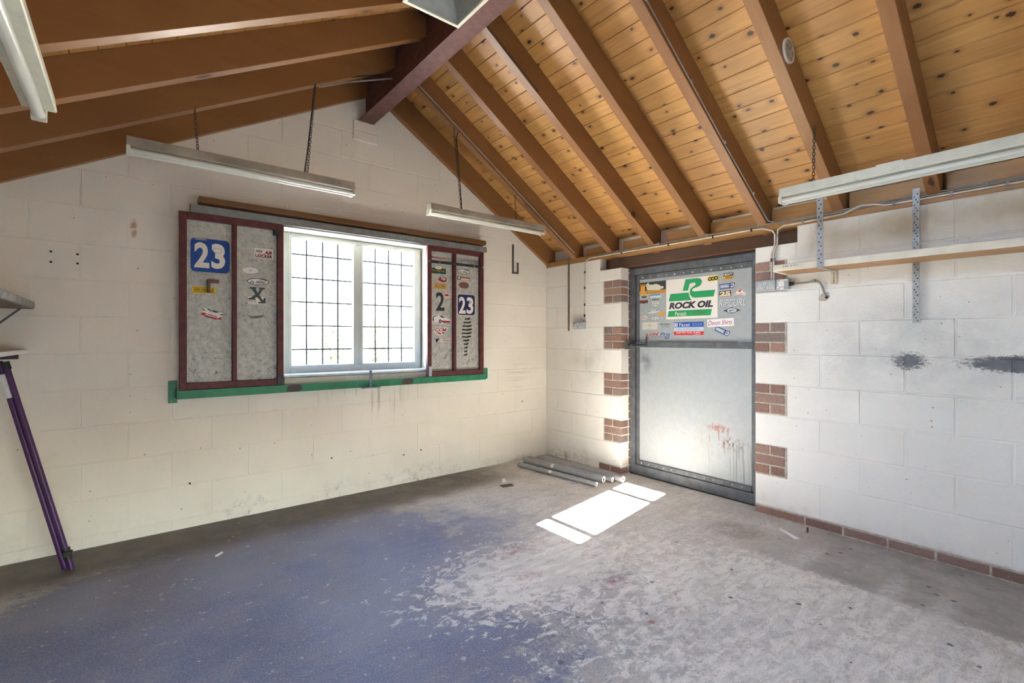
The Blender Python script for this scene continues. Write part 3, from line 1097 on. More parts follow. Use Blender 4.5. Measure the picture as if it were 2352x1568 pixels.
SY = -.0405
shl = shutter(-3.365, -2.724, -3.043, 'maroon-framed galvanised shutter with a big blue 23 plate and yellow strip sticker')
s = Sticker(.230, .229)
s.rrect(-.5, -.5, .5, .5, .12, BLUE).text('2', -.22, 0, .38, .76, W_, .035).text('3', .20, 0, .36, .76, W_, .035)
s.ell(.18, .17, .12, .085, srgb(160, 165, 165)).ell(.18, .17, .105, .072, W_).ell(-.25, .465, .17, .03, GREY)
s.build('number_plate_sticker', *on_gable(-3.185, 1.855, SY), shl, 'blue sticker with a white racing number')
s = Sticker(.137, .046, .0)
s.rect(-.5, -.5, .5, .5, YEL).rect(-.48, .30, .48, .36, K_).rect(-.48, -.36, .48, -.30, K_).text('NYLOCABLE', 0, 0, .86, .42, K_, .02, .25)
s.build('sticker', *on_gable(-3.223, 1.617, SY), shl)
s = Sticker(.118, .056, math.radians(-16))
s.rect(-.5, -.5, .5, .5, NAVY).poly([(-.5, .5), (-.36, .5), (.5, -.36), (.5, -.5), (.36, -.5), (-.5, .36)], W_).poly([(.5, .5), (.36, .5), (-.5, -.36), (-.5, -.5), (-.36, -.5), (.5, .36)], W_)
s.rect(-.5, -.18, .5, .18, W_).rect(-.5, -.42, .5, -.08, RED).text('Dax', 0, .26, .42, .36, W_, .03, .3).text('Racing', .02, -.25, .72, .34, W_, .02, .3).ell(.34, -.1, .08, .16, W_)
s.build('sticker', *on_gable(-3.176, 1.453, SY), shl)
s = Sticker(.124, .076)
s.rect(-.5, -.5, .5, .5, W_).text('ARB', -.26, .22, .36, .26, K_, .02).text('AIR', .24, .16, .40, .34, RED, .03, .2).text('AIR', .24, .12, .40, .22, K_, .03, .2).text('LOCKER', 0, -.20, .90, .36, RED, .03).text('LOCKER', 0, -.26, .90, .22, K_, .03).rect(-.45, -.44, .45, -.42, K_)
s.build('sticker', *on_gable(-2.852, 1.905, SY), shl)
s = Sticker(.111, .053)
s.ell(0, 0, .5, .5, GREY).ell(0, 0, .47, .44, W_).text('H', 0, 0, .13, .22, BLUE, .03, .3)
s.build('sticker', *on_gable(-2.940, 1.776, SY), shl)


def oval_badge(w, h):
    q = Sticker(w, h)
    q.ell(0, 0, .5, .5, srgb(30, 80, 120)).ell(0, 0, .46, .40, W_).poly([(.0, .40), (.46, .12), (.30, .34)], NAVY).text('Fs 9000', -.02, -.10, .70, .34, K_, .02, .35).text('Evo', .12, .18, .2, .18, K_, .01, .3)
    return q


oval_badge(.146, .051).build('sticker', *on_gable(-2.889, 1.699, SY), shl)
s = Sticker(.117, .123)
s.rect(-.5, -.5, .5, -.06, W_).poly([(-.40, .5), (-.06, .5), (-.06, .40), (-.10, .40), (.02, .16), (.16, .40), (.10, .40), (.10, .5), (.42, .5), (.42, .40), (.30, .38), (.11, .04), (.34, -.26), (.36, -.10), (.48, -.10), (.48, -.44), (.06, -.44), (.06, -.36), (.22, -.34), (.00, -.08), (-.14, -.14), (-.06, -.24), (-.48, -.24), (-.48, -.14), (-.34, -.12), (-.10, .08), (-.30, .38), (-.40, .40)], srgb(72, 78, 86))
s.text('ENG', -.26, -.32, .40, .16, srgb(90, 90, 90), .0).rect(-.48, -.48, .46, -.465, GREY)
s.build('sticker', *on_gable(-2.896, 1.596, SY), shl)
s = Sticker(.115, .031)
s.poly([(-.5, .3), (-.3, .0), (0, .1), (.5, .35), (.3, -.3), (0, -.5), (-.3, -.45)], srgb(105, 108, 100))
s.build('worn_sticker', *on_gable(-2.902, 1.447, SY), shl)
hd = MB().box(-3.205, -3.190, -.075, -.04, 1.60, 1.69).box(-3.205, -3.138, -.078, -.066, 1.665, 1.69)
hd.build('handle', plain('rusty_handle', (.16, .09, .07), .6, .2), shl, .003)
MB().box(-2.790, -2.745, -.076, -.036, 2.05, 2.085).build('corner_plate', DARKSTEEL, shl)
MB().box(-2.765, -2.720, -.076, -.05, .945, 1.0).build('corner_latch', DARKSTEEL, shl)

shr = shutter(-1.522, -.902, -1.231, 'maroon-framed galvanised shutter with dark bar, small car sticker and black claw marks')
bz = MB().box(-1.515, -.912, -.080, -.074, 1.972, 1.998)
bz.build('cross_bar', DARKSTEEL, shr, .002)
for x in (-1.505, -1.40, -1.02, -.918):
    MB().dome((x, -.080, 1.985), (0, -1, 0), .008, .005).build('bolt_head', GALV, shr)
MB().box(-1.512, -1.482, -.078, -.072, .945, 1.035).build('end_bracket', plain('pale_blue_bracket', (.36, .39, .47), .5, .3), shr)
s = Sticker(.161, .085)
s.rect(-.5, -.34, .5, .5, srgb(205, 195, 185)).rect(-.5, -.5, .5, -.42, W_).rect(-.45, .40, .45, .43, GREY).text('Mudplug Ltd', 0, .10, .88, .32, srgb(150, 60, 60), .005)
s.build('sticker', *on_gable(-1.395, 2.022, SY), shr)
s = Sticker(.160, .078)
s.poly([(-.5, -.5), (.5, -.5), (.5, .10), (.26, .16), (.20, .40), (.0, .5), (-.20, .40), (-.26, .16), (-.5, .10)], srgb(20, 78, 66)).ell(0, .22, .24, .22, W_).poly([(-.1, .25), (0, .2), (.1, .27), (0, .3)], GREY).text('Farming Fear', 0, -.18, .90, .28, ORANGE, .01)
s.build('sticker', *on_gable(-1.393, 1.924, SY), shr)
s = Sticker(.096, .057)
RD = srgb(150, 30, 52)
s.poly([(-.48, .0), (-.30, .10), (-.36, .34), (-.22, .42), (-.14, .25), (-.16, .05), (.12, -.12), (.28, -.12), (.40, .05), (.38, .25), (.22, .44), (.26, .50), (.46, .34), (.50, .02), (.40, -.30), (.15, -.42), (-.10, -.36), (-.34, -.22)], RD)
s.build('lizard_sticker', *on_gable(-1.352, 1.833, SY), shr, 'red lizard silhouette')
s = Sticker(.137, .051)
OR2 = srgb(205, 160, 90)
s.rect(-.5, -.5, .5, .5, OR2).rect(-.47, .30, .47, .35, K_).rect(-.47, -.35, .47, -.30, K_).text('NYLOCABLE', 0, 0, .84, .34, K_, .01, .2)
s.build('sticker', *on_gable(-1.376, 1.771, SY), shr)
s = Sticker(.090, .171)
s.text('2', 0, 0, 1, 1, srgb(48, 52, 62), .02)
s.build('number_sticker', *on_gable(-1.374, 1.628, SY), shr)
s = Sticker(.081, .033)
s.rect(-.5, -.5, .5, .5, W_).rect(-.46, -.2, .05, .42, RED).text('KN', .28, .0, .34, .6, K_, .02, .2)
s.build('sticker', *on_gable(-1.288, 1.687, SY), shr)
s = Sticker(.212, .093)
s.poly([(-.5, -.5), (.48, -.5), (.5, -.1), (.30, .12), (-.05, .42), (-.2, .5), (-.48, .3)], srgb(205, 200, 198))
s.poly([(-.46, .20), (-.40, .30), (-.15, .44), (.05, .34), (.28, .08), (.46, -.06), (.47, -.30), (.30, -.42), (-.10, -.40), (-.16, -.30), (-.44, -.20)], srgb(228, 226, 226))
s.poly([(-.14, .40), (.04, .32), (.20, .12), (-.02, .16)], srgb(70, 72, 88)).poly([(-.46, .20), (-.16, .42), (-.18, .36), (-.44, .10)], srgb(70, 72, 88))
s.poly([(-.02, -.14), (.44, -.16), (.44, -.30), (.02, -.34)], srgb(150, 40, 44)).ell(-.08, -.22, .07, .20, K_).ell(-.08, -.22, .04, .12, GREY).ell(-.42, -.06, .03, .16, K_).rect(.1, -.40, .44, -.34, K_)
s.build('car_sticker', *on_gable(-1.359, 1.466, SY), shr, 'white car drawing')
s = Sticker(.154, .074)
s.poly([(-.38, .42), (.5, .5), (.40, -.02), (.05, -.5), (-.12, -.5), (-.5, -.10)], W_).text('CCM', 0, .18, .80, .42, srgb(150, 30, 60), .03, .25).poly([(-.38, -.08), (-.1, -.14), (.04, -.30), (-.02, -.44)], RED).poly([(.36, -.06), (.12, -.12), (.04, -.28), (.14, -.30)], NAVY)
s.build('sticker', *on_gable(-1.368, 1.353, SY), shr)
s = Sticker(.160, .040)
s.rect(-.4, -.4, .5, .4, srgb(200, 198, 195)).poly([(-.5, .3), (-.3, .4), (-.36, -.4), (-.46, -.5)], NAVY).poly([(-.34, .3), (-.22, .35), (-.30, -.2)], RED).text('Racing', .24, -.06, .46, .5, RED, .02, .2).poly([(-.1, .42), (.4, .42), (.1, .5)], K_)
s.build('sticker', *on_gable(-1.344, 1.270, SY), shr)
s = Sticker(.106, .062)
s.ell(0, 0, .5, .5, srgb(200, 202, 200))
s.build('sticker', *on_gable(-1.100, 1.995, SY), shr)
oval_badge(.140, .053).build('sticker', *on_gable(-1.117, 1.928, SY), shr)
s = Sticker(.142, .031)
s.rect(-.5, -.5, .5, .5, NAVY).rect(-.44, -.3, -.28, .35, CREAM).rect(-.22, -.02, .46, .42, srgb(196, 110, 60)).rect(-.22, -.42, .46, -.10, W_)
s.build('sticker', *on_gable(-1.118, 1.862, SY), shr)
s = Sticker(.117, .062)
s.ell(0, 0, .5, .5, srgb(112, 92, 80)).text('JAP', 0, 0, .70, .62, srgb(140, 52, 48), .02, .3)
s.build('sticker', *on_gable(-1.115, 1.797, SY), shr)
s = Sticker(.205, .207)
s.rrect(-.5, -.5, .5, .5, .10, W_).rrect(-.48, -.47, .48, .48, .10, srgb(40, 44, 92)).text('2', -.23, -.02, .38, .78, W_, .03).text('3', .20, -.02, .38, .78, W_, .03).ell(.20, .14, .07, .07, srgb(165, 160, 150))
s.build('number_plate_sticker', *on_gable(-1.086, 1.609, SY), shr, 'dark blue sticker with a white racing number')
rr_ = random.Random(5)
s = Sticker(.126, .375)
for i in range(11):
    cy = .46 - i * .092
    w0 = .14 + .32 * math.sin(math.pi * min(1, (i + 1) / 9)) + rr_.uniform(-.04, .04)
    cx = .10 - .02 * i
    s.poly([(cx - w0, cy - .018), (cx - w0 * .8, cy + .020), (cx - w0 * .2, cy + .010), (cx + w0 * .3, cy + .022), (cx + w0, cy + .034), (cx + w0 * .9, cy - .002), (cx + w0 * .4, cy - .026), (cx - w0 * .3, cy - .022)], srgb(44, 44, 44))
s.build('claw_mark_sticker', *on_gable(-1.085, 1.303, SY), shr, 'column of black ragged stripes')

# top track, timber above it, green bottom rail, T bracket, hook
tr = empty('shutter_track', (-2.08, -.04, 2.125), 'long grey galvanised track above the window shutters', 'track')
MB().box(-3.302, -.872, -.078, -.002, 2.180, 2.186).box(-3.302, -.872, -.078, -.074, 2.132, 2.180).box(-3.302, -.872, -.006, -.002, 2.132, 2.180).build('channel', galv('dull_track_zinc', (.24, .25, .25)), tr)
for x in (-2.60, -1.75, -1.15):
    MB().box(x - .02, x + .02, -.082, -.0, 2.186, 2.194).build('track_bracket', DARKSTEEL, tr)
tb = MB()
tb.prism([(-.004, 2.196), (-.105, 2.200), (-.105, 2.240), (-.004, 2.240)], 'x', -3.258, -.895)
tb = tb.build('timber_batten', REDWOOD, None, .003)
tag(tb, 'long reddish timber batten resting on top of the shutter track', 'batten')
gr = empty('bottom_rail', (-2.1, -.05, .88), 'green painted angle iron rail under the window shutters', 'rail')
MB().box(-3.372, -.88, -.080, -.074, .884, .940).box(-3.372, -.88, -.074, -.003, .884, .889).build('angle_iron', GREEN, gr, .001)
for x0, x1, z0, z1 in ((-3.420, -3.372, .855, 1.003), (-.88, -.812, .886, .990)):
    MB().box(x0, x1, -.010, -.002, z0, z1).box(x1 - .006 if x0 < -2 else x0, x1 if x0 < -2 else x0 + .006, -.072, -.002, z0 + .03, z1 - .05).build('end_plate', GREEN, gr, .001)
    for zz in (z0 + .012, (z0 + z1) / 2, z1 - .012):
        MB().dome(((x0 + x1) / 2 - .008, -.010, zz), (0, -1, 0), .006, .004).build('screw_head', GALV, gr)
for x in (-2.65, -1.72):
    MB().add([(x + a_, -.0806, .914 + b_) for a_, b_ in ((-.06, -.02), (-.03, -.027), (.03, -.026), (.055, -.01), (.045, .02), (0, .025), (-.045, .022))], [(0, 1, 2, 3, 4, 5, 6)]).build('grease_patch', plain('dark_grease', (.05, .035, .035), .5), gr)
tbk = empty('tee_bracket', (-2.06, -.10, .88), 'blue-grey steel T bracket standing on the green rail', 'bracket')
MB().box(-2.072, -2.052, -.096, -.088, .886, 1.022).build('upright', BLUESTEEL, tbk, .001)
MB().box(-2.14, -1.985, -.125, -.080, .879, .8835).build('foot_plate', BLUESTEEL, tbk, .001)
hk = MB().box(-.492, -.472, -.012, -.002, 1.982, 2.270).box(-.492, -.408, -.012, -.002, 1.966, 1.984)
hk.box(-.426, -.408, -.012, -.002, 1.984, 2.085)
hk = hk.build('wall_hook', plain('dark_grey_strap', (.10, .10, .09), .55, .3), None, .001)
tag(hk, 'dark steel J-shaped hook high on the gable wall', 'hook')

# ================================================================== steel door
DX = .12
d1 = empty('door_1', (DX, -1.65, 0), 'grey steel door with sticker-covered galvanised upper panel', kind='structure')
fr = MB()
MB().box(DX, DX + .05, -1.042, -1.098, .012, 1.945).build('frame_stile', GREYSTEEL, d1, .002)
MB().box(DX, DX + .05, -2.205, -2.262, .012, 1.945).build('frame_stile', GREYSTEEL, d1, .002)
MB().box(DX, DX + .05, -1.098, -2.205, 1.888, 1.945).build('frame_rail', GREYSTEEL, d1, .002)
MB().box(DX, DX + .05, -1.098, -2.205, .012, .095).build('frame_rail', GREYSTEEL, d1, .002)
LXF = DX + .022
MB().box(LXF, LXF + .03, -1.102, -1.134, .10, 1.884).build('leaf_stile', GREYSTEEL, d1, .002)
MB().box(LXF, LXF + .03, -2.180, -2.205, .10, 1.884).build('leaf_stile', GREYSTEEL, d1, .002)
rs1 = MB().box(LXF, LXF + .03, -1.134, -2.180, 1.838, 1.884).build('rivet_strip', GREYSTEEL, d1, .001)
rs2 = MB().box(LXF - .008, LXF + .03, -1.134, -2.180, .098, .140).build('rivet_strip', GREYSTEEL, d1, .001)
MB().box(LXF - .008, LXF + .03, -1.102, -2.195, 1.205, 1.256).build('middle_rail', GREYSTEEL, d1, .002)
MB().box(LXF - .006, LXF, -1.36, -2.07, 1.254, 1.262).build('rusty_lip', plain('rusty_lip', (.16, .10, .06), .7), d1)
PX = DX + .030
up_ = MB().box(PX, PX + .003, -1.130, -2.185, 1.25, 1.842).build('upper_panel', DSHEET, d1)
PANELS[d1.name] = [(9, up_)]
MB().box(PX, PX + .003, -1.130, -2.185, .105, 1.210).build('lower_panel', DSHEET, d1)
riv = MB().dome((0, 0, 0), (-1, 0, 0), .0105, .009)
first = None
for i in range(12):
    w = (LXF - .003, -1.175 - i * .0845, 1.858)
    if first is None:
        first = riv.build('rivet', GALV, rs1)
        reg(first, w); first.location = Vector(w) - WL[rs1.name]
    else:
        twin(first, w)
for i in range(13):
    twin(first, (LXF - .011, -1.165 - i * .079, .119), rs2)
MB().box(DX + .002, DX + .05, -1.042, -2.262, .0, .012).build('threshold_gap', BLACK, d1)
MB().box(DX + .052, DX + .07, -1.03, -2.28, .0, 1.962).build('leak_backing', GREYSTEEL, d1)  # added unseen sheet that stops daylight leaking round the door
MB().box(DX + .004, DX + .05, -1.042, -2.262, 1.945, 1.960).build('head_gap_fill', BLACK, d1)  # black fill added over the frame: stops daylight, reads as a dark gap
bo = MB()
bo.tube([(.098, -1.03, 1.226), (.098, -1.245, 1.226)], .009, 10)
bo.build('bolt_bar', DARKSTEEL, d1)
bh = MB().tube([(.098, -1.235, 1.212), (.088, -1.252, 1.222), (.080, -1.256, 1.25), (.080, -1.262, 1.312)], .0075, 8).build('bolt_handle', DARKSTEEL, d1)
MB().tube([(.080, -1.262, 1.305), (.080, -1.263, 1.328)], .009, 8).build('handle_tip', plain('copper_tip', (.36, .14, .07), .5, .3), bh)
MB().tube([(.098, -1.075, 1.226), (.098, -1.092, 1.226)], .014, 10).build('bolt_guide', GREYSTEEL, d1)
MB().tube([(.098, -1.222, 1.226), (.098, -1.236, 1.226)], .014, 10).build('bolt_guide', GREYSTEEL, d1)
kp = MB().box(.045, .112, -1.037, -1.047, 1.185, 1.262)
kp = kp.build('bolt_keeper', plain('dull_zinc_plate', (.15, .15, .13), .55, .3), d1, .002)


def on_door(cy, cz): return ((PX, cy, cz), (0, -1, 0), (0, 0, 1), (-1, 0, 0))


s = Sticker(.284, .115)
s.rect(-.5, -.5, .5, .5, srgb(48, 50, 54)).rect(-.5, -.5, .5, -.20, srgb(224, 170, 70)).rect(-.46, -.42, -.28, .24, srgb(224, 160, 60)).rect(-.48, .28, -.27, .36, ORANGE)
s.poly([(-.20, -.16), (-.22, .10), (-.26, .26), (-.22, .34), (-.16, .48), (-.10, .28), (.02, .26), (.14, .30), (.26, .20), (.34, .06), (.42, .06), (.42, -.10), (.34, -.12), (.28, -.20)], srgb(214, 208, 192)).text('THE GENUINE ARTICLE', .10, -.34, .72, .14, srgb(70, 55, 40), .01)
s.build('sticker', *on_door(-1.274, 1.753), d1)
# large green and white poster
s = Sticker(.481, .352)
s.rect(-.5, -.5, .5, .5, srgb(232, 228, 224))
G2_ = srgb(24, 156, 92)
# lower-left stripe and stem
s.poly([(-.44, .0), (-.41, .14), (-.04, .14), (-.02, .02), (.02, -.05), (-.44, -.05)], G2_)
s.poly([(-.16, .19), (-.10, .47), (.08, .47), (.02, .36), (-.02, .36), (-.05, .19)], G2_)
s.poly([(-.10, .47), (.13, .47), (.185, .45), (.215, .40), (.21, .34), (.18, .28), (.12, .25), (.06, .235), (.03, .20), (.035, .17), (.07, .155), (.46, .155), (.43, -.0), (.07, .0), (.02, .03), (-.015, .09), (-.02, .16), (.0, .23), (.05, .28), (.085, .30), (.10, .335), (.085, .365), (.05, .37), (-.04, .37)], G2_)
s.text('ROCK OIL', -.01, -.165, .86, .165, srgb(46, 44, 52), .055, .22)
s.poly([(-.47, -.44), (-.445, -.29), (.40, -.29), (.375, -.44)], G2_)
s.text('Perazzi', -.20, -.37, .22, .10, W_, .005).text('CATERHAM', .16, -.36, .26, .085, srgb(92, 104, 66), .0)
s.build('poster', *on_door(-1.661, 1.634), d1, 'white poster with a green looped letter and stripes')
s = Sticker(.101, .047, math.radians(3))
s.rrect(-.5, -.42, .5, .42, .18, srgb(225, 200, 50))
for cx in (-.27, 0, .27):
    s.ell(cx, 0, .17, .34, K_)
for cx in (-.27, 0, .27):
    s.ell(cx, 0, .08, .16, srgb(225, 200, 50))
s.build('sticker', *on_door(-1.865, 1.782), d1, None, .003)
s = Sticker(.091, .054)
s.rect(-.5, 0, .42, .5, K_).rect(-.5, -.5, .42, 0, srgb(220, 170, 40)).rect(.42, -.3, .5, .5, GREY).text('HEAVY', -.04, .25, .84, .36, W_, .02).text('TRACK', .04, -.25, .68, .36, K_, .02)
s.build('sticker', *on_door(-1.994, 1.790), d1)


def venhill(rot):
    q = Sticker(.132, .042, rot)
    q.poly([(-.46, -.5), (.42, -.5), (.5, .5), (-.5, .5)], srgb(40, 70, 130)).poly([(-.43, -.36), (.12, -.36), (.16, .36), (-.46, .36)], srgb(120, 140, 180)).text('VENHILL', -.14, 0, .56, .50, W_, .02).poly([(.22, -.34), (.40, -.34), (.45, .34), (.26, .34)], W_).poly([(.24, -.1), (.36, -.2), (.40, .2), (.28, .2)], srgb(120, 90, 150))
    return q


venhill(math.radians(2)).build('sticker', *on_door(-1.981, 1.710), d1)
venhill(math.radians(-24)).build('sticker', *on_door(-1.941, 1.346), d1)
s = Sticker(.100, .045)
s.rect(-.5, -.5, .5, .5, srgb(60, 56, 60)).text('25', 0, .02, .88, .74, CREAM, .06).rect(-.46, -.46, .46, -.24, CREAM)
s.build('sticker', *on_door(-1.965, 1.650), d1)
s = Sticker(.100, .050)
s.poly([(-.5, -.36), (-.3, -.05), (-.2, .3), (.0, .46), (.25, .4), (.3, 0), (.5, -.05), (.5, -.4), (.3, -.5), (.2, -.36)], W_).poly([(-.14, .12), (-.05, .36), (.28, .5), (.10, .26), (.16, .10)], srgb(200, 60, 40)).text('ALL BALLS', .02, -.22, .86, .22, RED, .01, .3)
s.build('sticker', *on_door(-2.082, 1.650), d1)
s = Sticker(.222, .070)
s.text('RIPCURL', .012, -.03, .98, .84, srgb(128, 136, 142), .012, .28).text('RIPCURL', -.006, .03, .98, .84, srgb(206, 214, 218), .0, .28)
s.build('lettering_sticker', *on_door(-2.024, 1.570), d1)
s = Sticker(.144, .051)
s.poly([(-.5, 0), (0, .5), (.5, 0), (0, -.5)], srgb(70, 66, 62)).ell(0, 0, .27, .34, srgb(196, 204, 210)).ell(.03, .02, .16, .16, srgb(150, 168, 184)).ell(-.1, -.06, .06, .10, srgb(60, 80, 98))
s.build('sticker', *on_door(-2.021, 1.511), d1)
s = Sticker(.097, .034)
s.ell(0, 0, .5, .5, srgb(196, 200, 180)).ell(.02, .0, .34, .34, srgb(40, 58, 60)).ell(.02, .06, .22, .14, srgb(96, 120, 110))
s.build('sticker', *on_door(-1.181, 1.676), d1)
s = Sticker(.114, .037)
s.rect(-.5, -.5, .5, .5, srgb(210, 218, 224)).rect(-.5, -.1, .46, .5, srgb(120, 156, 200))
s.build('sticker', *on_door(-1.308, 1.681), d1)
s = Sticker(.088, .031)
s.poly([(-.5, -.4), (-.2, -.3), (-.1, -.5), (.1, -.5), (.2, -.3), (.5, -.4), (.5, .5), (-.5, .5)], srgb(52, 40, 42)).text('DUEL', 0, .08, .86, .56, srgb(178, 40, 44), .03)
s.build('sticker', *on_door(-1.180, 1.629), d1)
s = Sticker(.071, .068)
s.rect(-.48, .24, .48, .5, srgb(110, 112, 118)).poly([(-.4, .24), (.4, .24), (.5, .0), (.42, -.34), (.0, -.5), (-.42, -.34), (-.5, .0)], srgb(214, 212, 204)).text('CC', 0, -.10, .66, .46, srgb(62, 64, 66), .01)
s.build('sticker', *on_door(-1.308, 1.617), d1)
s = Sticker(.129, .043, math.radians(7))
s.ell(0, -.05, .5, .42, srgb(190, 196, 196)).ell(0, -.05, .46, .34, srgb(206, 210, 208)).text('PRO COMP', .02, .08, .94, .36, srgb(84, 90, 92), .005, .4)
s.build('sticker', *on_door(-1.286, 1.537), d1)
s = Sticker(.077, .031)
s.ell(0, 0, .5, .5, srgb(214, 150, 40)).text('OHLINS', 0, 0, .7, .24, srgb(186, 120, 36), .0)
s.build('sticker', *on_door(-1.372, 1.509), d1)
s = Sticker(.075, .032)
s.ell(0, 0, .5, .5, srgb(206, 204, 200)).text('BELL', .0, 0, .74, .46, RED, .02)
s.build('sticker', *on_door(-1.183, 1.481), d1)
s = Sticker(.096, .042)
s.ell(0, 0, .5, .5, srgb(70, 78, 84)).ell(0, 0, .46, .42, srgb(214, 216, 214)).text('Arai', 0, 0, .70, .58, srgb(60, 66, 70), .0, .3)
s.build('sticker', *on_door(-1.306, 1.470), d1)
s = Sticker(.162, .068)
s.rect(-.5, -.5, .5, .5, srgb(206, 204, 192)).poly([(-.14, .08), (0, .34), (.14, .08), (0, -.18)], srgb(150, 152, 146)).poly([(-.11, .08), (0, .28), (.11, .08), (0, -.12)], srgb(206, 204, 192)).text('H', 0, .08, .06, .16, srgb(130, 132, 128), .01)
s.rect(-.44, .06, -.18, .09, srgb(160, 160, 152)).rect(.18, .06, .44, .09, srgb(160, 160, 152)).rect(-.22, -.30, .22, -.27, srgb(165, 165, 158)).rect(-.16, -.38, .16, -.36, srgb(165, 165, 158))
s.build('sticker', *on_door(-1.247, 1.403), d1)
s = Sticker(.100, .054)
s.text('PRIVADA', 0, .30, 1.0, .32, srgb(56, 60, 64), .02, .2).text('AEROTECH', .05, -.12, .84, .16, srgb(84, 88, 92), .01, .2).rect(-.4, -.42, .0, -.38, srgb(140, 144, 146))
s.build('lettering_sticker', *on_door(-1.404, 1.398), d1)
s = Sticker(.282, .112)
s.rect(-.5, -.5, .5, .5, srgb(190, 204, 216)).rect(-.5, .10, .5, .5, srgb(28, 84, 176)).rect(-.5, -.5, .5, -.22, srgb(206, 40, 54))
for a, b in ((-.46, .36), (-.40, .36), (-.46, .23), (-.40, .23)):
    s.ell(a, b, .038, .09, W_)
for a, b in ((-.46, .36), (-.40, .36), (-.46, .23), (-.40, .23)):
    s.ell(a, b, .018, .045, srgb(28, 84, 176))
s.text('Facet', -.12, .30, .36, .28, W_, .0).text('Made from cool fuels', .30, .355, .32, .055, W_, .0).text('Competition Equipment', .30, .235, .32, .055, W_, .0)
s.text('"HIGH PERFORMANCE"', 0, -.06, .80, .09, srgb(80, 104, 150), .0, .1).text('ELECTRIC FUEL PUMPS', 0, -.32, .80, .11, W_, .01).rect(.2, -.46, .4, -.44, W_)
s.build('sticker', *on_door(-1.639, 1.373), d1)
s = Sticker(.225, .064, math.radians(2))
s.rect(-.5, -.5, .5, .5, srgb(232, 230, 232)).text('Devon Shirts', -.01, .02, .92, .62, srgb(150, 30, 58), .0, .45)
s.build('sticker', *on_door(-1.924, 1.416), d1)
s = Sticker(.239, .064)
s.text('SM', -.22, .26, .46, .42, srgb(196, 92, 88), .02, .35).text('Pro', .28, .26, .44, .46, srgb(62, 88, 150), .02, .3).text('PLATINUM', .0, -.14, .66, .26, srgb(90, 94, 102), .0, .4)
for k in range(3):
    s.poly([(.26 + .07 * k, -.40), (.30 + .07 * k, -.40), (.35 + .07 * k, .0), (.31 + .07 * k, .0)], srgb(62, 88, 150))
for k in range(2):
    s.poly([(-.50 + .05 * k, -.40), (-.47 + .05 * k, -.40), (-.42 + .05 * k, -.05), (-.45 + .05 * k, -.05)], srgb(196, 92, 88))
s.build('lettering_sticker', *on_door(-1.341, 1.309), d1)
# ================================================================== hanging strip lights
def chain_part(a, b, parent, name='chain', link=.026, r=.0017):
    a, b = Vector(a), Vector(b)
    n = max(3, int((b - a).length / (link * .72)))
    t = (b - a).normalized()
    s0 = t.orthogonal().normalized()
    s1 = t.cross(s0)
    m = MB()
    for i in range(n):
        c = a + (b - a) * ((i + .5) / n)
        s_ = s0 if i % 2 else s1
        m.tube([c + t * (link / 2) * math.cos(q) + s_ * .0075 * math.sin(q) for q in [2 * math.pi * k / 8 for k in range(8)]], r, 5, 0, True, True)
    return m.build(name, CHAIN, parent)


def strip_light(axis, fixed, a, b, ztop, label, body, chains=(), tubes=2, wide=.062, cables=(), sag=0.0):
    """batten light along x or y from a to b; fixed = the other coordinate"""
    P = (lambda u, w, z: (u, fixed + w, z)) if axis == 'x' else (lambda u, w, z: (fixed + w, u, z))
    mid = (a + b) / 2
    r = empty('strip_light', P(mid, 0, ztop), label, 'light', 'hanging fluorescent strip lights')
    m = MB()
    h = .050
    prof = [(-wide / 2, ztop), (wide / 2, ztop), (wide / 2 + .006, ztop - h), (wide / 2 + .002, ztop - h - .004), (-wide / 2 - .002, ztop - h - .004), (-wide / 2 - .006, ztop - h)]
    if axis == 'x':
        m.prism([(fixed + p, z) for p, z in prof], 'x', a, b)
    else:
        m.prism([(fixed + p, z) for p, z in prof], 'y', a, b)
    m.build('housing', body, r, .002)
    zt = ztop - h - .024
    offs = (-.026, .026) if tubes == 2 else (0.0,)
    tr_ = .0135 if tubes == 2 else .019
    if tubes == 1: zt -= .004
    lo, hi = min(a, b), max(a, b)
    for w in offs:
        MB().tube([P(lo + .03, w, zt), P(hi - .03, w, zt)], tr_, 14).build('tube', TUBE, r)
        for u, d in ((lo, 1), (hi, -1)):
            MB().tube([P(u + d * .018, w, zt), P(u + d * .034, w, zt)], tr_ + .0008, 14).build('tube_cap', CAPMET, r)
            q0, q1 = P(u - d * .002, w - tr_ - .003, zt - tr_ - .002), P(u + d * .018, w + tr_ + .003, ztop - h)
            MB().box(q0[0], q1[0], q0[1], q1[1], q0[2], q1[2]).build('lamp_holder', LAMPWHITE, r, .004)
    for ca, cb in chains:
        chain_part(ca, cb, r)
    for path in cables:
        MB().tube(path, .0045, 7).build('flex', CABLE_B, r)
    return r


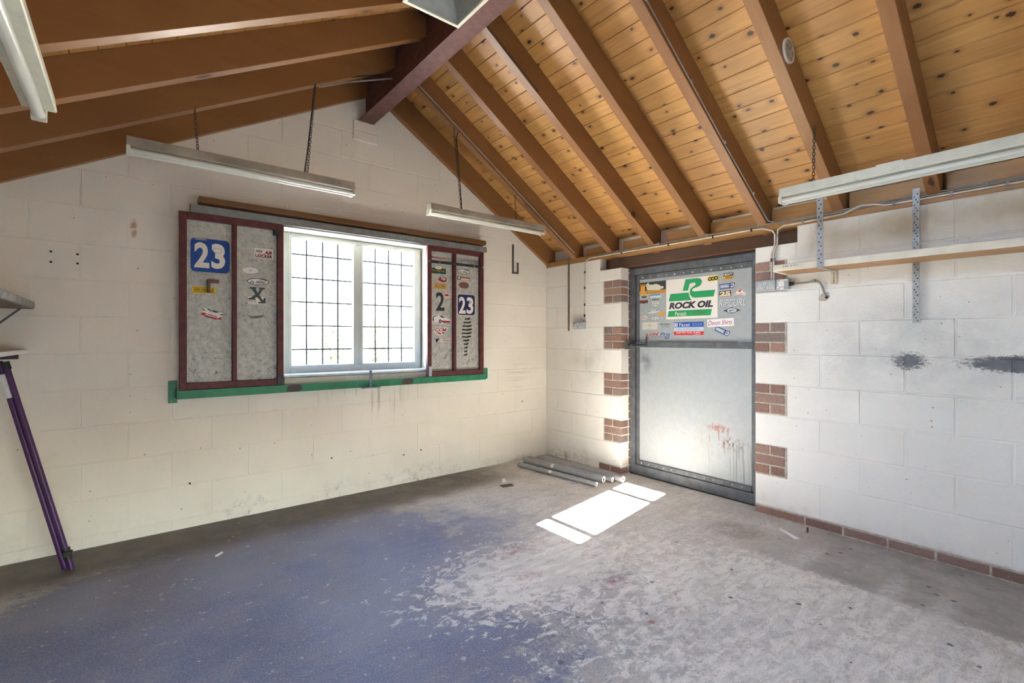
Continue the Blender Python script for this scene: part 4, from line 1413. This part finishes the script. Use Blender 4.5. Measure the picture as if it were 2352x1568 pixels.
strip_light('x', -.60, -3.636, -2.396, 2.372, 'sooty strip light hung over the blue 23 shutter', LAMPDUSTY,
            [((-3.325, -.566, 2.640), (-3.312, -.60, 2.374)), ((-2.642, -.566, 3.02), (-2.704, -.60, 2.374))],
            cables=[[(-2.20, -.566, 3.215), (-2.60, -.566, 3.045), (-2.648, -.572, 2.99), (-2.70, -.602, 2.55), (-2.722, -.602, 2.374)]])
strip_light('x', -.50, -1.745, -.509, 2.370, 'strip light hung beside the sloping rafters over the claw-mark shutter', LAMPDUSTY,
            [((-1.496, -.475, 3.056), (-1.440, -.50, 2.372)), ((-.834, -.475, 2.615), (-.844, -.50, 2.372))],
            cables=[[(-1.40, -.475, 3.02), (-1.455, -.478, 3.03), (-1.475, -.482, 2.97), (-1.452, -.50, 2.60), (-1.432, -.50, 2.372)]])
lc = strip_light('y', -.585, -2.69, -3.93, 2.172, 'clean cream strip light hung above the wall shelf', LAMPWHITE,
            [((-.560, -2.858, 2.500), (-.582, -2.86, 2.176)), ((-.560, -3.80, 2.500), (-.582, -3.80, 2.176))], wide=.066)
MB().tube([(-.627, -2.858, 2.150), (-.623, -2.858, 2.150)], .014, 14).build('fixing_knob', LAMPWHITE, lc)
MB().box(-.61, -.56, -3.16, -3.27, 2.172, 2.180).build('junction_plate', WHITE, lc)
strip_light('y', -3.885, -1.44, -2.68, 2.185, 'single-tube strip light in the corner above the grey shelf', LAMPWHITE,
            [((-3.885, -1.996, 2.34), (-3.885, -1.996, 2.187)), ((-3.885, -2.475, 2.34), (-3.885, -2.475, 2.187))], tubes=1, wide=.085)

# floodlight under the ridge
fz = 2.85
fx0, fx1, fy0, fy1 = -2.633, -2.325, -1.857, -2.20
fl_ = empty('floodlight', ((fx0 + fx1) / 2, (fy0 + fy1) / 2, fz), 'open square floodlight with dimpled reflector beside the ridge beam', 'light')
m = MB()
b = .018
m.box(fx0, fx1, fy0, fy0 - b, fz, fz + .014).box(fx0, fx1, fy1, fy1 + b, fz, fz + .014).box(fx0, fx0 + b, fy0 - b, fy1 + b, fz, fz + .014).box(fx1 - b, fx1, fy0 - b, fy1 + b, fz, fz + .014)
m.build('rim', LAMPWHITE, fl_, .002)
m = MB()
h = .115
A = [(fx0 + b, fy0 - b, fz + .01), (fx1 - b, fy0 - b, fz + .01), (fx1 - b, fy1 + b, fz + .01), (fx0 + b, fy1 + b, fz + .01)]
B = [(fx0 + .10, fy0 - .06, fz + h), (fx1 - .07, fy0 - .06, fz + h), (fx1 - .07, fy1 + .06, fz + h), (fx0 + .10, fy1 + .06, fz + h)]
m.add(A + B, [(0, 1, 5, 4), (2, 3, 7, 6)], 0)
m.add(A + B, [(1, 2, 6, 5), (3, 0, 4, 7), (4, 5, 6, 7)], 1)
t = NT('hammered_reflector')
v = t.voro(t.pos(), 130)
t.bump(v.outputs['Distance'], .004, .9)
HAM = t.fin((.40, .41, .38), .28, .85, .5)
m.build('reflector', [plain('dull_reflector_end', (.42, .44, .43), .45, .3), HAM], fl_)
A2 = [(p[0] + (-.012 if p[0] < -2.48 else .012), p[1], p[2]) for p in A]
hb = MB()
hb.box(fx0 + .02, fx1 - .02, fy0 - .02, fy1 + .02, fz + h + .002, fz + h + .03)
hb.build('casing', LAMPWHITE, fl_)
MB().box(-2.57, -2.54, fy0 - .05, fy1 + .05, fz + h + .03, zl(-2.57) + .0).build('mounting_bar', DARKSTEEL, fl_)
MB().box(-2.565, -2.515, fy0 - .0202, fy0 - .024, fz + .03, fz + .055).build('rating_label', plain('faded_label', (.35, .30, .18), .7), fl_)
MB().tube([(-2.47, fy0 - .09, fz + .07), (-2.47, fy1 + .09, fz + .07)], .016, 10).build('lamp_bulb', TUBE, fl_)

# round vent disc stuck on a rafter
vd = empty('round_disc', (-.921, -2.858, 2.795), 'round pale plastic disc fixed to the side of a rafter', 'disc')
MB().tube([(-.921, -2.853, 2.795), (-.921, -2.866, 2.795)], .064, 24).build('rim', WHITE, vd)
MB().disc((-.921, -2.8668, 2.795), (0, -1, 0), .055, None, 24).build('face', plain('speckled_disc_face', (.40, .38, .32), .6, 0, .45, 55), vd)

# ================================================================== sockets, cables
def socket_plate(root, y0, y1, z0, z1, depth=.042):
    MB().box(-depth, .0, y0, y1, z0, z1).build('back_box', GALVP, root, .006)


GALVP = plain('blue_grey_metal_plate', (.42, .45, .48), .45, .3, .08)


def outlets(root, ys, zc, x):
    for yc in ys:
        for dy, dz, w, h in ((0, .012, .009, .012), (.012, -.012, .012, .008), (-.012, -.012, .012, .008)):
            MB().box(x - .0022, x, yc + dy - w / 2 - .003, yc + dy + w / 2 + .003, zc + dz - h / 2 - .003, zc + dz + h / 2 + .003).box(x - .003, x - .0022, yc + dy - w / 4, yc + dy + w / 4, zc + dz - h / 3, zc + dz + h / 3, 1).build('pin_hole', [WHITE, BLACK], root)


s1 = empty('wall_socket', (0, -.517, 1.38), 'grey metal double socket left of the brick quoins', 'socket')
socket_plate(s1, -.440, -.594, 1.383, 1.453)
outlets(s1, (-.478, -.548), 1.412, -.042)
MB().box(-.046, -.042, -.525, -.505, 1.425, 1.444).build('switch', WHITE, s1)
MB().tube([(-.02, -.574, 1.452), (-.014, -.572, 1.480)], .010, 8).build('cable_gland', CABLE_G, s1)
s2 = empty('double_socket', (0, -2.36, 1.62), 'blue-grey double socket screwed to brick under the shelf end', 'socket')
socket_plate(s2, -2.292, -2.430, 1.628, 1.706)
outlets(s2, (-2.325, -2.397), 1.662, -.042)
MB().box(-.046, -.042, -2.350, -2.357, 1.675, 1.692).build('switch', WHITE, s2)
MB().box(-.046, -.042, -2.364, -2.371, 1.675, 1.692).build('switch', WHITE, s2)
s3 = empty('fused_spur', (0, -2.475, 1.62), 'square switched spur box with white labels beside the double socket', 'switch')
socket_plate(s3, -2.434, -2.518, 1.628, 1.706)
for y0, y1, z0, z1 in ((-2.452, -2.490, 1.65, 1.688), (-2.462, -2.512, 1.69, 1.70), (-2.44, -2.456, 1.64, 1.65), (-2.462, -2.488, 1.632, 1.644)):
    MB().box(-.0445, -.042, y0, y1, z0, z1).build('label_tape', WHITE, s3)
MB().tube([(-.02, -2.518, 1.666), (-.02, -2.548, 1.666)], [.014, .010], 10).build('cable_gland', BLACK, s3)
MB().tube([(-.02, -2.545, 1.666), (-.012, -2.62, 1.668), (-.012, -2.672, 1.672), (-.013, -2.70, 1.662), (-.012, -2.716, 1.63), (-.006, -2.724, 1.588), (.004, -2.735, 1.566)], .0065, 8).build('supply_cable', CABLE_G, s3)
MB().box(-.024, 0, -2.655, -2.675, 1.664, 1.684).build('cable_clip', CABLE_G, s3)
hp = MB()
hp.add([(-.0018, -2.688, 1.55), (-.0018, -2.70, 1.575), (-.0018, -2.725, 1.597), (-.0018, -2.752, 1.59), (-.0018, -2.757, 1.56), (-.0018, -2.735, 1.535), (-.0018, -2.705, 1.538)], [list(range(7))])
hp.add([(-.0024, -2.725, 1.556), (-.0024, -2.738, 1.574), (-.0024, -2.750, 1.566), (-.0024, -2.742, 1.548)], [(0, 1, 2, 3)], 1)
hp.build('broken_hole', [MORTAR, BLACK], wall_right)


def cable(path, r, mat, name, label, clips=None, clipmat=None):
    root = empty(name, path[0], label, 'cable', 'cables along the wall plate')
    MB().tube(path, r, 8).build('sheath', mat, root)
    for c in clips or ():
        MB().box(c[0] - .006, c[0] + .004, c[1] - .006, c[1] + .006, c[2] - r - .006, c[2] + r + .006).build('clip', clipmat or CABLE_G, root)
    return root


cable([(-.008, -.572, 1.47), (-.008, -.580, 1.80), (-.008, -.583, 2.035), (-.010, -.60, 2.075), (-.012, -.66, 2.094), (-.012, -1.2, 2.092), (-.012, -1.8, 2.090), (-.012, -2.25, 2.092), (-.012, -2.33, 2.088), (-.012, -2.40, 2.06), (-.012, -2.415, 2.03), (-.012, -2.415, 1.96), (-.012, -2.395, 1.90), (-.012, -2.392, 1.70)], .006, CABLE_W, 'power_cable', 'cream cable rising from the grey socket and running along the wall plate',
      [(-.008, -.578, 1.52), (-.008, -.579, 1.63), (-.008, -.58, 1.80), (-.008, -.582, 1.96), (-.012, -1.05, 2.0925), (-.012, -1.55, 2.091), (-.012, -1.95, 2.091), (-.012, -2.25, 2.092), (-.012, -2.393, 1.85)], DARKSTEEL)
cable([(-.012, -2.408, 1.70), (-.012, -2.410, 1.90), (-.012, -2.432, 1.96), (-.012, -2.434, 2.06), (-.012, -2.47, 2.082), (-.012, -2.72, 2.086), (-.014, -2.84, 2.092), (-.016, -2.93, 2.125), (-.016, -3.0, 2.118), (-.012, -3.06, 2.100), (-.012, -3.6, 2.098), (-.012, -4.6, 2.098), (-.012, -5.6, 2.098)], .006, CABLE_W, 'lighting_cable', 'cream cable looping over the plate above the wall shelf',
      [(-.012, -2.411, 1.85), (-.012, -2.434, 2.02), (-.012, -2.60, 2.084), (-.012, -2.83, 2.091), (-.012, -3.10, 2.1), (-.012, -3.36, 2.099), (-.012, -3.58, 2.099)])
cable([(-.008, -.75, 2.112), (-.008, -1.6, 2.115), (-.008, -2.42, 2.116), (-.010, -3.0, 2.122), (-.010, -3.6, 2.128), (-.010, -5.6, 2.128)], .004, CABLE_G, 'grey_cable', 'thin grey cable pinned along the top of the wall plate',
      [(-.008, y, 2.114 + .003 * (i > 3)) for i, y in enumerate((-1.0, -1.45, -1.9, -2.3, -2.6, -2.95, -3.25, -3.5))])
cable([(-.014, -2.46, 2.108), (-.014, -3.0, 2.111), (-.014, -3.6, 2.114), (-.014, -5.6, 2.114)], .004, CABLE_G, 'grey_twin_cable', 'second thin grey cable running just below the first one')
R6Y = -2.362
cable([(-1.95, R6Y - .030, zr(-1.95) + .03), (-1.2, R6Y - .020, zr(-1.2) + .018), (-.6, R6Y - .010, zr(-.6) + .016), (-.10, R6Y - .006, zr(-.10) + .02), (-.035, R6Y - .02, 2.13), (-.012, R6Y - .08, 2.108), (-.014, R6Y - .13, 2.108)], .004, CABLE_G, 'rafter_cable', 'grey cable pinned down the side of the rafter above the door jamb',
      [(x, R6Y - .012 - .012 * abs(x + .1), zr(x) + .018) for x in (-1.5, -1.05, -.65, -.25)])
cable([(x, -.477 - .014 * 0 - .013 * abs(x), zr(x) + .022) for x in (-1.95, -1.5, -1.0, -.5, -.05)], .005, CABLE_G, 'rafter_flex', 'grey flex pinned along the rafter behind the claw-mark shutter light')
R4Y = -1.405
cable([(x, R4Y - .014 * abs(x), zr(x) + .012) for x in (-1.98, -1.7, -1.4)], .003, CABLE_B, 'thin_black_wire', 'thin black wire along the rafter top near the ridge beam')
cable([(-2.09, -.566, 3.225), (-2.4, -.562, 3.10), (-2.62, -.560, 2.99)], .006, CABLE_G, 'beam_flex', 'grey flex along the rafter beside the ridge beam')

# ================================================================== wall shelf with perforated straps
sh = empty('wall_shelf', (-.12, -3.2, 1.73), 'long cream shelf board along the door wall', 'shelf')
ZS0, ZS1 = 1.733, 1.778
MB().prism([(-.242, -2.500), (-.215, -2.488), (-.004, -2.480), (-.004, -5.2), (-.242, -5.2)], 'z', ZS0 + .001, ZS1).build('board', SHELFW, sh, .004)
MB().box(-.236, -.010, -2.52, -5.19, ZS0 - .001, ZS0 + .001).build('underside', SHELFRAW, sh)
MB().box(-.236, -.215, -3.34, -4.9, ZS1, ZS1 + .006).build('cut_strip', plain('pale_offcut', (.55, .56, .60), .5), sh)
s = Sticker(.10, .018)
for i, xx in enumerate((-.45, -.40, -.30, -.25, -.20, -.14, .02, .10, .24, .32, .42)):
    s.poly([(xx, -.35), (xx + .02, -.35), (xx + .055, .3 + .15 * (i % 2)), (xx + .03, .35)], srgb(40, 38, 36))
s.build('pencil_note', (-.2425, -2.605, 1.762), (0, -1, 0), (0, 0, 1), (-1, 0, 0), sh)


def holes(m, pts, n_, r=.0045):
    for p in pts: m.disc(p, n_, r, None, 8, 1)


HOLE = flat('dark_hole', (.02, .02, .02), .8)
st1 = empty('perforated_strap', (-.12, -2.781, 1.73), 'galvanised perforated strap hanging from a rafter and wrapping under the shelf', 'strap')
m = MB().box(-.248, -.2445, -2.764, -2.798, ZS0 - .004, 2.205)
holes(m, [(-.2486, -2.781 + (.006 if i % 2 else -.006), 1.76 + i * .026) for i in range(17)], (-1, 0, 0))
m.build('hanging_strap', [GALV, HOLE], st1)
m = MB().box(-.248, -.002, -2.764, -2.798, ZS0 - .0045, ZS0 - .0015)
m.build('under_strap', GALV, st1)
m = MB().box(-.0045, -.0015, -2.764, -2.798, 1.642, ZS0 - .0045)
holes(m, [(-.005, -2.781, 1.655 + i * .012) for i in range(6)], (-1, 0, 0), .0035)
m.build('wall_strap', [plain('cream_painted_strap', (.62, .56, .44), .6), HOLE], st1)
st2 = empty('perforated_strip', (-.004, -3.205, 1.376), 'galvanised perforated strip fixed upright on the wall behind the shelf', 'strip')
m = MB().box(-.0215, -.0185, -3.189, -3.222, 1.376, 2.165)
holes(m, [(-.0220, -3.205 + (-.007, 0, .007)[i % 3], 1.39 + i * .0165) for i in range(46)], (-1, 0, 0), .0036)
m.build('strip_face', [GALV, HOLE], st2)
MB().box(-.0185, -.001, -3.196, -3.214, 1.50, 1.53).box(-.0185, -.001, -3.196, -3.214, 1.95, 1.98).build('spacer', GALV, st2)
st3 = empty('steel_strip', (-.004, -.35, 1.366), 'narrow rusty steel strip screwed upright beside the gable corner', 'strip')
m = MB().box(-.006, -.0025, -.338, -.362, 1.366, 2.118)
holes(m, [(-.0065, -.35, 1.38 + i * .03) for i in range(24)], (-1, 0, 0), .003)
m.build('strip_face', [plain('tarnished_strip', (.20, .18, .14), .6, .2), HOLE], st3)

# ================================================================== shelves and poles in the corner
gs_ = empty('grey_shelf', (-4.2, -.8, 1.455), 'thick grey-edged shelf high in the gable corner', 'shelf')
MB().box(XL + .002, -4.052, -.008, -2.0, 1.458, 1.499).build('board', GREYBOARD, gs_, .006)
MB().box(XL + .002, -4.056, -.010, -2.0, 1.455, 1.458).build('underside', DARKWOOD, gs_)
MB().tube([(-4.10, -.10, 1.453), (XL + .006, -.10, 1.20)], .006, 6).build('strut', GREYSTEEL, gs_)
ws = empty('white_shelf', (-4.2, -.8, 1.2), 'thin white shelf on a dark bracket below the grey shelf', 'shelf')
MB().box(XL + .002, -4.085, -.008, -1.6, 1.199, 1.222).build('board', WHITE, ws, .003)
MB().box(XL + .002, -4.115, -.02, -.05, 1.168, 1.198).build('bracket_arm', plain('dark_bracket', (.05, .05, .06), .5, .3), ws)
pr = empty('purple_pole', (-3.902, -.271, 0), 'thicker purple metal pole with a white label leaning in the corner', 'pole', 'leaning purple poles')
MB().tube([(-3.902, -.271, .004), (-4.168, -.205, 1.162)], .0155, 14).build('shaft', PURPLE, pr)
d = (Vector((-4.168, -.205, 1.162)) - Vector((-3.902, -.271, .004)))
pa, pb = Vector((-3.902, -.271, .004)) + d * .83, Vector((-3.902, -.271, .004)) + d * .94
MB().tube([pa, pb], .0162, 14).build('white_label', WHITE, pr)
pr2 = empty('purple_pole', (-3.872, -.309, 0), 'slimmer purple metal pole with a black clamp at its foot', 'pole', 'leaning purple poles')
MB().tube([(-3.872, -.309, .004), (-4.140, -.225, 1.150)], .0135, 14).build('shaft', PURPLE, pr2)
MB().tube([(-4.132, -.2275, 1.12), (-4.142, -.2245, 1.160)], .017, 12).build('end_cap', BLACK, pr2)
ca_ = Vector((-3.872, -.309, .004)); cd_ = Vector((-4.140, -.225, 1.150)) - ca_
MB().tube([ca_ + cd_ * .075, ca_ + cd_ * .105], .020, 10).tube([ca_ + cd_ * .05, ca_ + cd_ * .07], .019, 10).box(-3.905, -3.868, -.335, -.308, .088, .112).build('clamp', BLACK, pr2)

# ================================================================== foam pipes and litter on the floor
for i, (p0, p1, r, lab) in enumerate((((-.558, -.196), (-.462, -1.140), .022, 'slim grey foam pipe lying apart nearest the window'),
                                      ((-.425, -.130), (-.322, -1.100), .030, 'thickest grey foam pipe with a white sticker'),
                                      ((-.345, -.098), (-.252, -1.140), .024, 'grey foam pipe with a dark bore between two others'),
                                      ((-.262, -.160), (-.185, -1.205), .030, 'grey foam pipe lying closest to the door, end in the sun'))):
    root = empty('foam_pipe', (p0[0], p0[1], 0), lab, 'pipe', 'grey foam pipes on the floor')
    a, b = Vector((*p0, r + .001)), Vector((*p1, r + .001))
    MB().tube([a, b], r, 18, cap=False).build('sleeve', PIPE_G, root)
    t = (b - a).normalized()
    for c, dd in ((a, -t), (b, t)):
        c = c + dd * -.004
        u = t.cross(Vector((0, 0, 1))).normalized()
        w = Vector((0, 0, 1))
        m = MB()
        n = 18
        vs = [c + (u * math.cos(2 * math.pi * k / n) + w * math.sin(2 * math.pi * k / n)) * r for k in range(n)] + [c + (u * math.cos(2 * math.pi * k / n) + w * math.sin(2 * math.pi * k / n)) * r * .28 for k in range(n)]
        m.add(vs, [(k, (k + 1) % n, n + (k + 1) % n, n + k) for k in range(n)])
        m.add([q - dd * .01 for q in vs[n:]], [list(range(n))], 1)
        m.build('end_ring', [PIPE_E, BLACK], root)
    if i < 2:
        c = a + (b - a) * (.40 if i == 1 else .45)
        n = 6
        m = MB()
        rr = r + .0008
        vs = []
        for e_ in (-.018, .018):
            for k in range(n):
                q = math.radians(95 + k * 16)
                vs.append(c + t * e_ + (u * math.cos(q) * (1 if u.x < 0 else -1) * -1 + w * math.sin(q)) * rr)
        m.add(vs, [(k, k + 1, n + k + 1, n + k) for k in range(n - 1)])
        m.build('paper_label', WHITE, root)
o = MB().prism([(-.186, -2.525), (-.205, -2.515), (-.300, -2.655), (-.268, -2.672)], 'z', .001, .004).build('plastic_offcut', WHITE, None)
tag(o, 'white plastic offcut strip lying near the door wall', 'offcut')
o = MB().tube([(-3.225, -.63, .007), (-3.19, -.60, .007)], .0065, 8).build('wall_plug', WHITE, None)
tag(o, 'small white plug lying on the dusty floor', 'plug')
o = MB().tube([(-.109, -2.662, 0), (-.109, -2.662, .032)], .006, 8).build('bolt_stub', plain('rusty_stub', (.12, .08, .06), .7), None)
tag(o, 'rusty bolt stub standing out of the floor screed', 'bolt')
o = MB().prism([(-.93, -.45), (-.96, -.44), (-1.02, -.52), (-.985, -.535)], 'z', .001, .006).build('plastic_chip', WHITE, None)
tag(o, 'pale plastic chip between the gable wall and pipes', 'chip')
o = MB().prism([(-.98, -.60), (-1.09, -.575), (-1.10, -.64), (-1.00, -.665)], 'z', .001, .004).build('rubber_scrap', BLACK, None)
tag(o, 'flat black rubber scrap on the brown floor', 'scrap')
# ================================================================== shrubs beyond the window
LEAFS = [plain('leaf_%s' % n, c, .6, 0, .3, 3) for n, c in (('olive', (.22, .24, .10)), ('straw', (.40, .33, .16)), ('green', (.13, .19, .07)))]
BARK = plain('shrub_bark', (.12, .09, .06), .9)
rnd = random.Random(3)
for i, (x, y, h, r, lab) in enumerate(((-1.6, 15.5, 1.8, .95, 'straw-toned shrub at the hinge end of the hedge'), (.6, 16.2, 2.5, .95, 'tall olive shrub seen through the lower corner panes'), (2.7, 15.6, 1.9, .95, 'green round shrub seen through the first window light'), (4.8, 16.0, 2.1, .95, 'loose shrub behind the window mullion'), (6.9, 15.6, 2.5, .95, 'olive shrub seen through the second window light'), (9.0, 15.9, 2.2, .95, 'pale shrub at the far side of the second light'), (11.1, 16.0, 2.6, .95, 'green shrub beside the window edge'))):
    root = empty('garden_shrub', (x, y, -.21), lab, 'shrub', 'shrubs beyond the window')
    m = MB()
    for k in range(900):
        u, v = rnd.uniform(0, 2 * math.pi), rnd.random() ** .6
        zz_ = rnd.uniform(.12, 1.0)
        rr = r * v * math.sin(math.pi * min(.97, .18 + .78 * zz_)) ** .6
        c = Vector((x + rr * math.cos(u), y + rr * math.sin(u) * .7, -.21 + zz_ * h))
        a = Vector((rnd.gauss(0, 1), rnd.gauss(0, 1), rnd.gauss(0, 1))).normalized()
        b = a.orthogonal().normalized()
        s = rnd.uniform(.05, .13)
        m.add([c - a * s, c + b * s * .5, c + a * s, c - b * s * .5], [(0, 1, 2, 3)])
    f = m.build('foliage', LEAFS[i % 3], root)
    f['kind'] = 'stuff'
    st = MB()
    for k in range(5):
        u = k * 1.3
        st.tube([(x, y, -.21), (x + .2 * math.cos(u), y + .2 * math.sin(u), h * .3), (x + .5 * math.cos(u), y + .4 * math.sin(u), h * .65)], [.04, .03, .012], 6)
    st.build('stem', BARK, root)
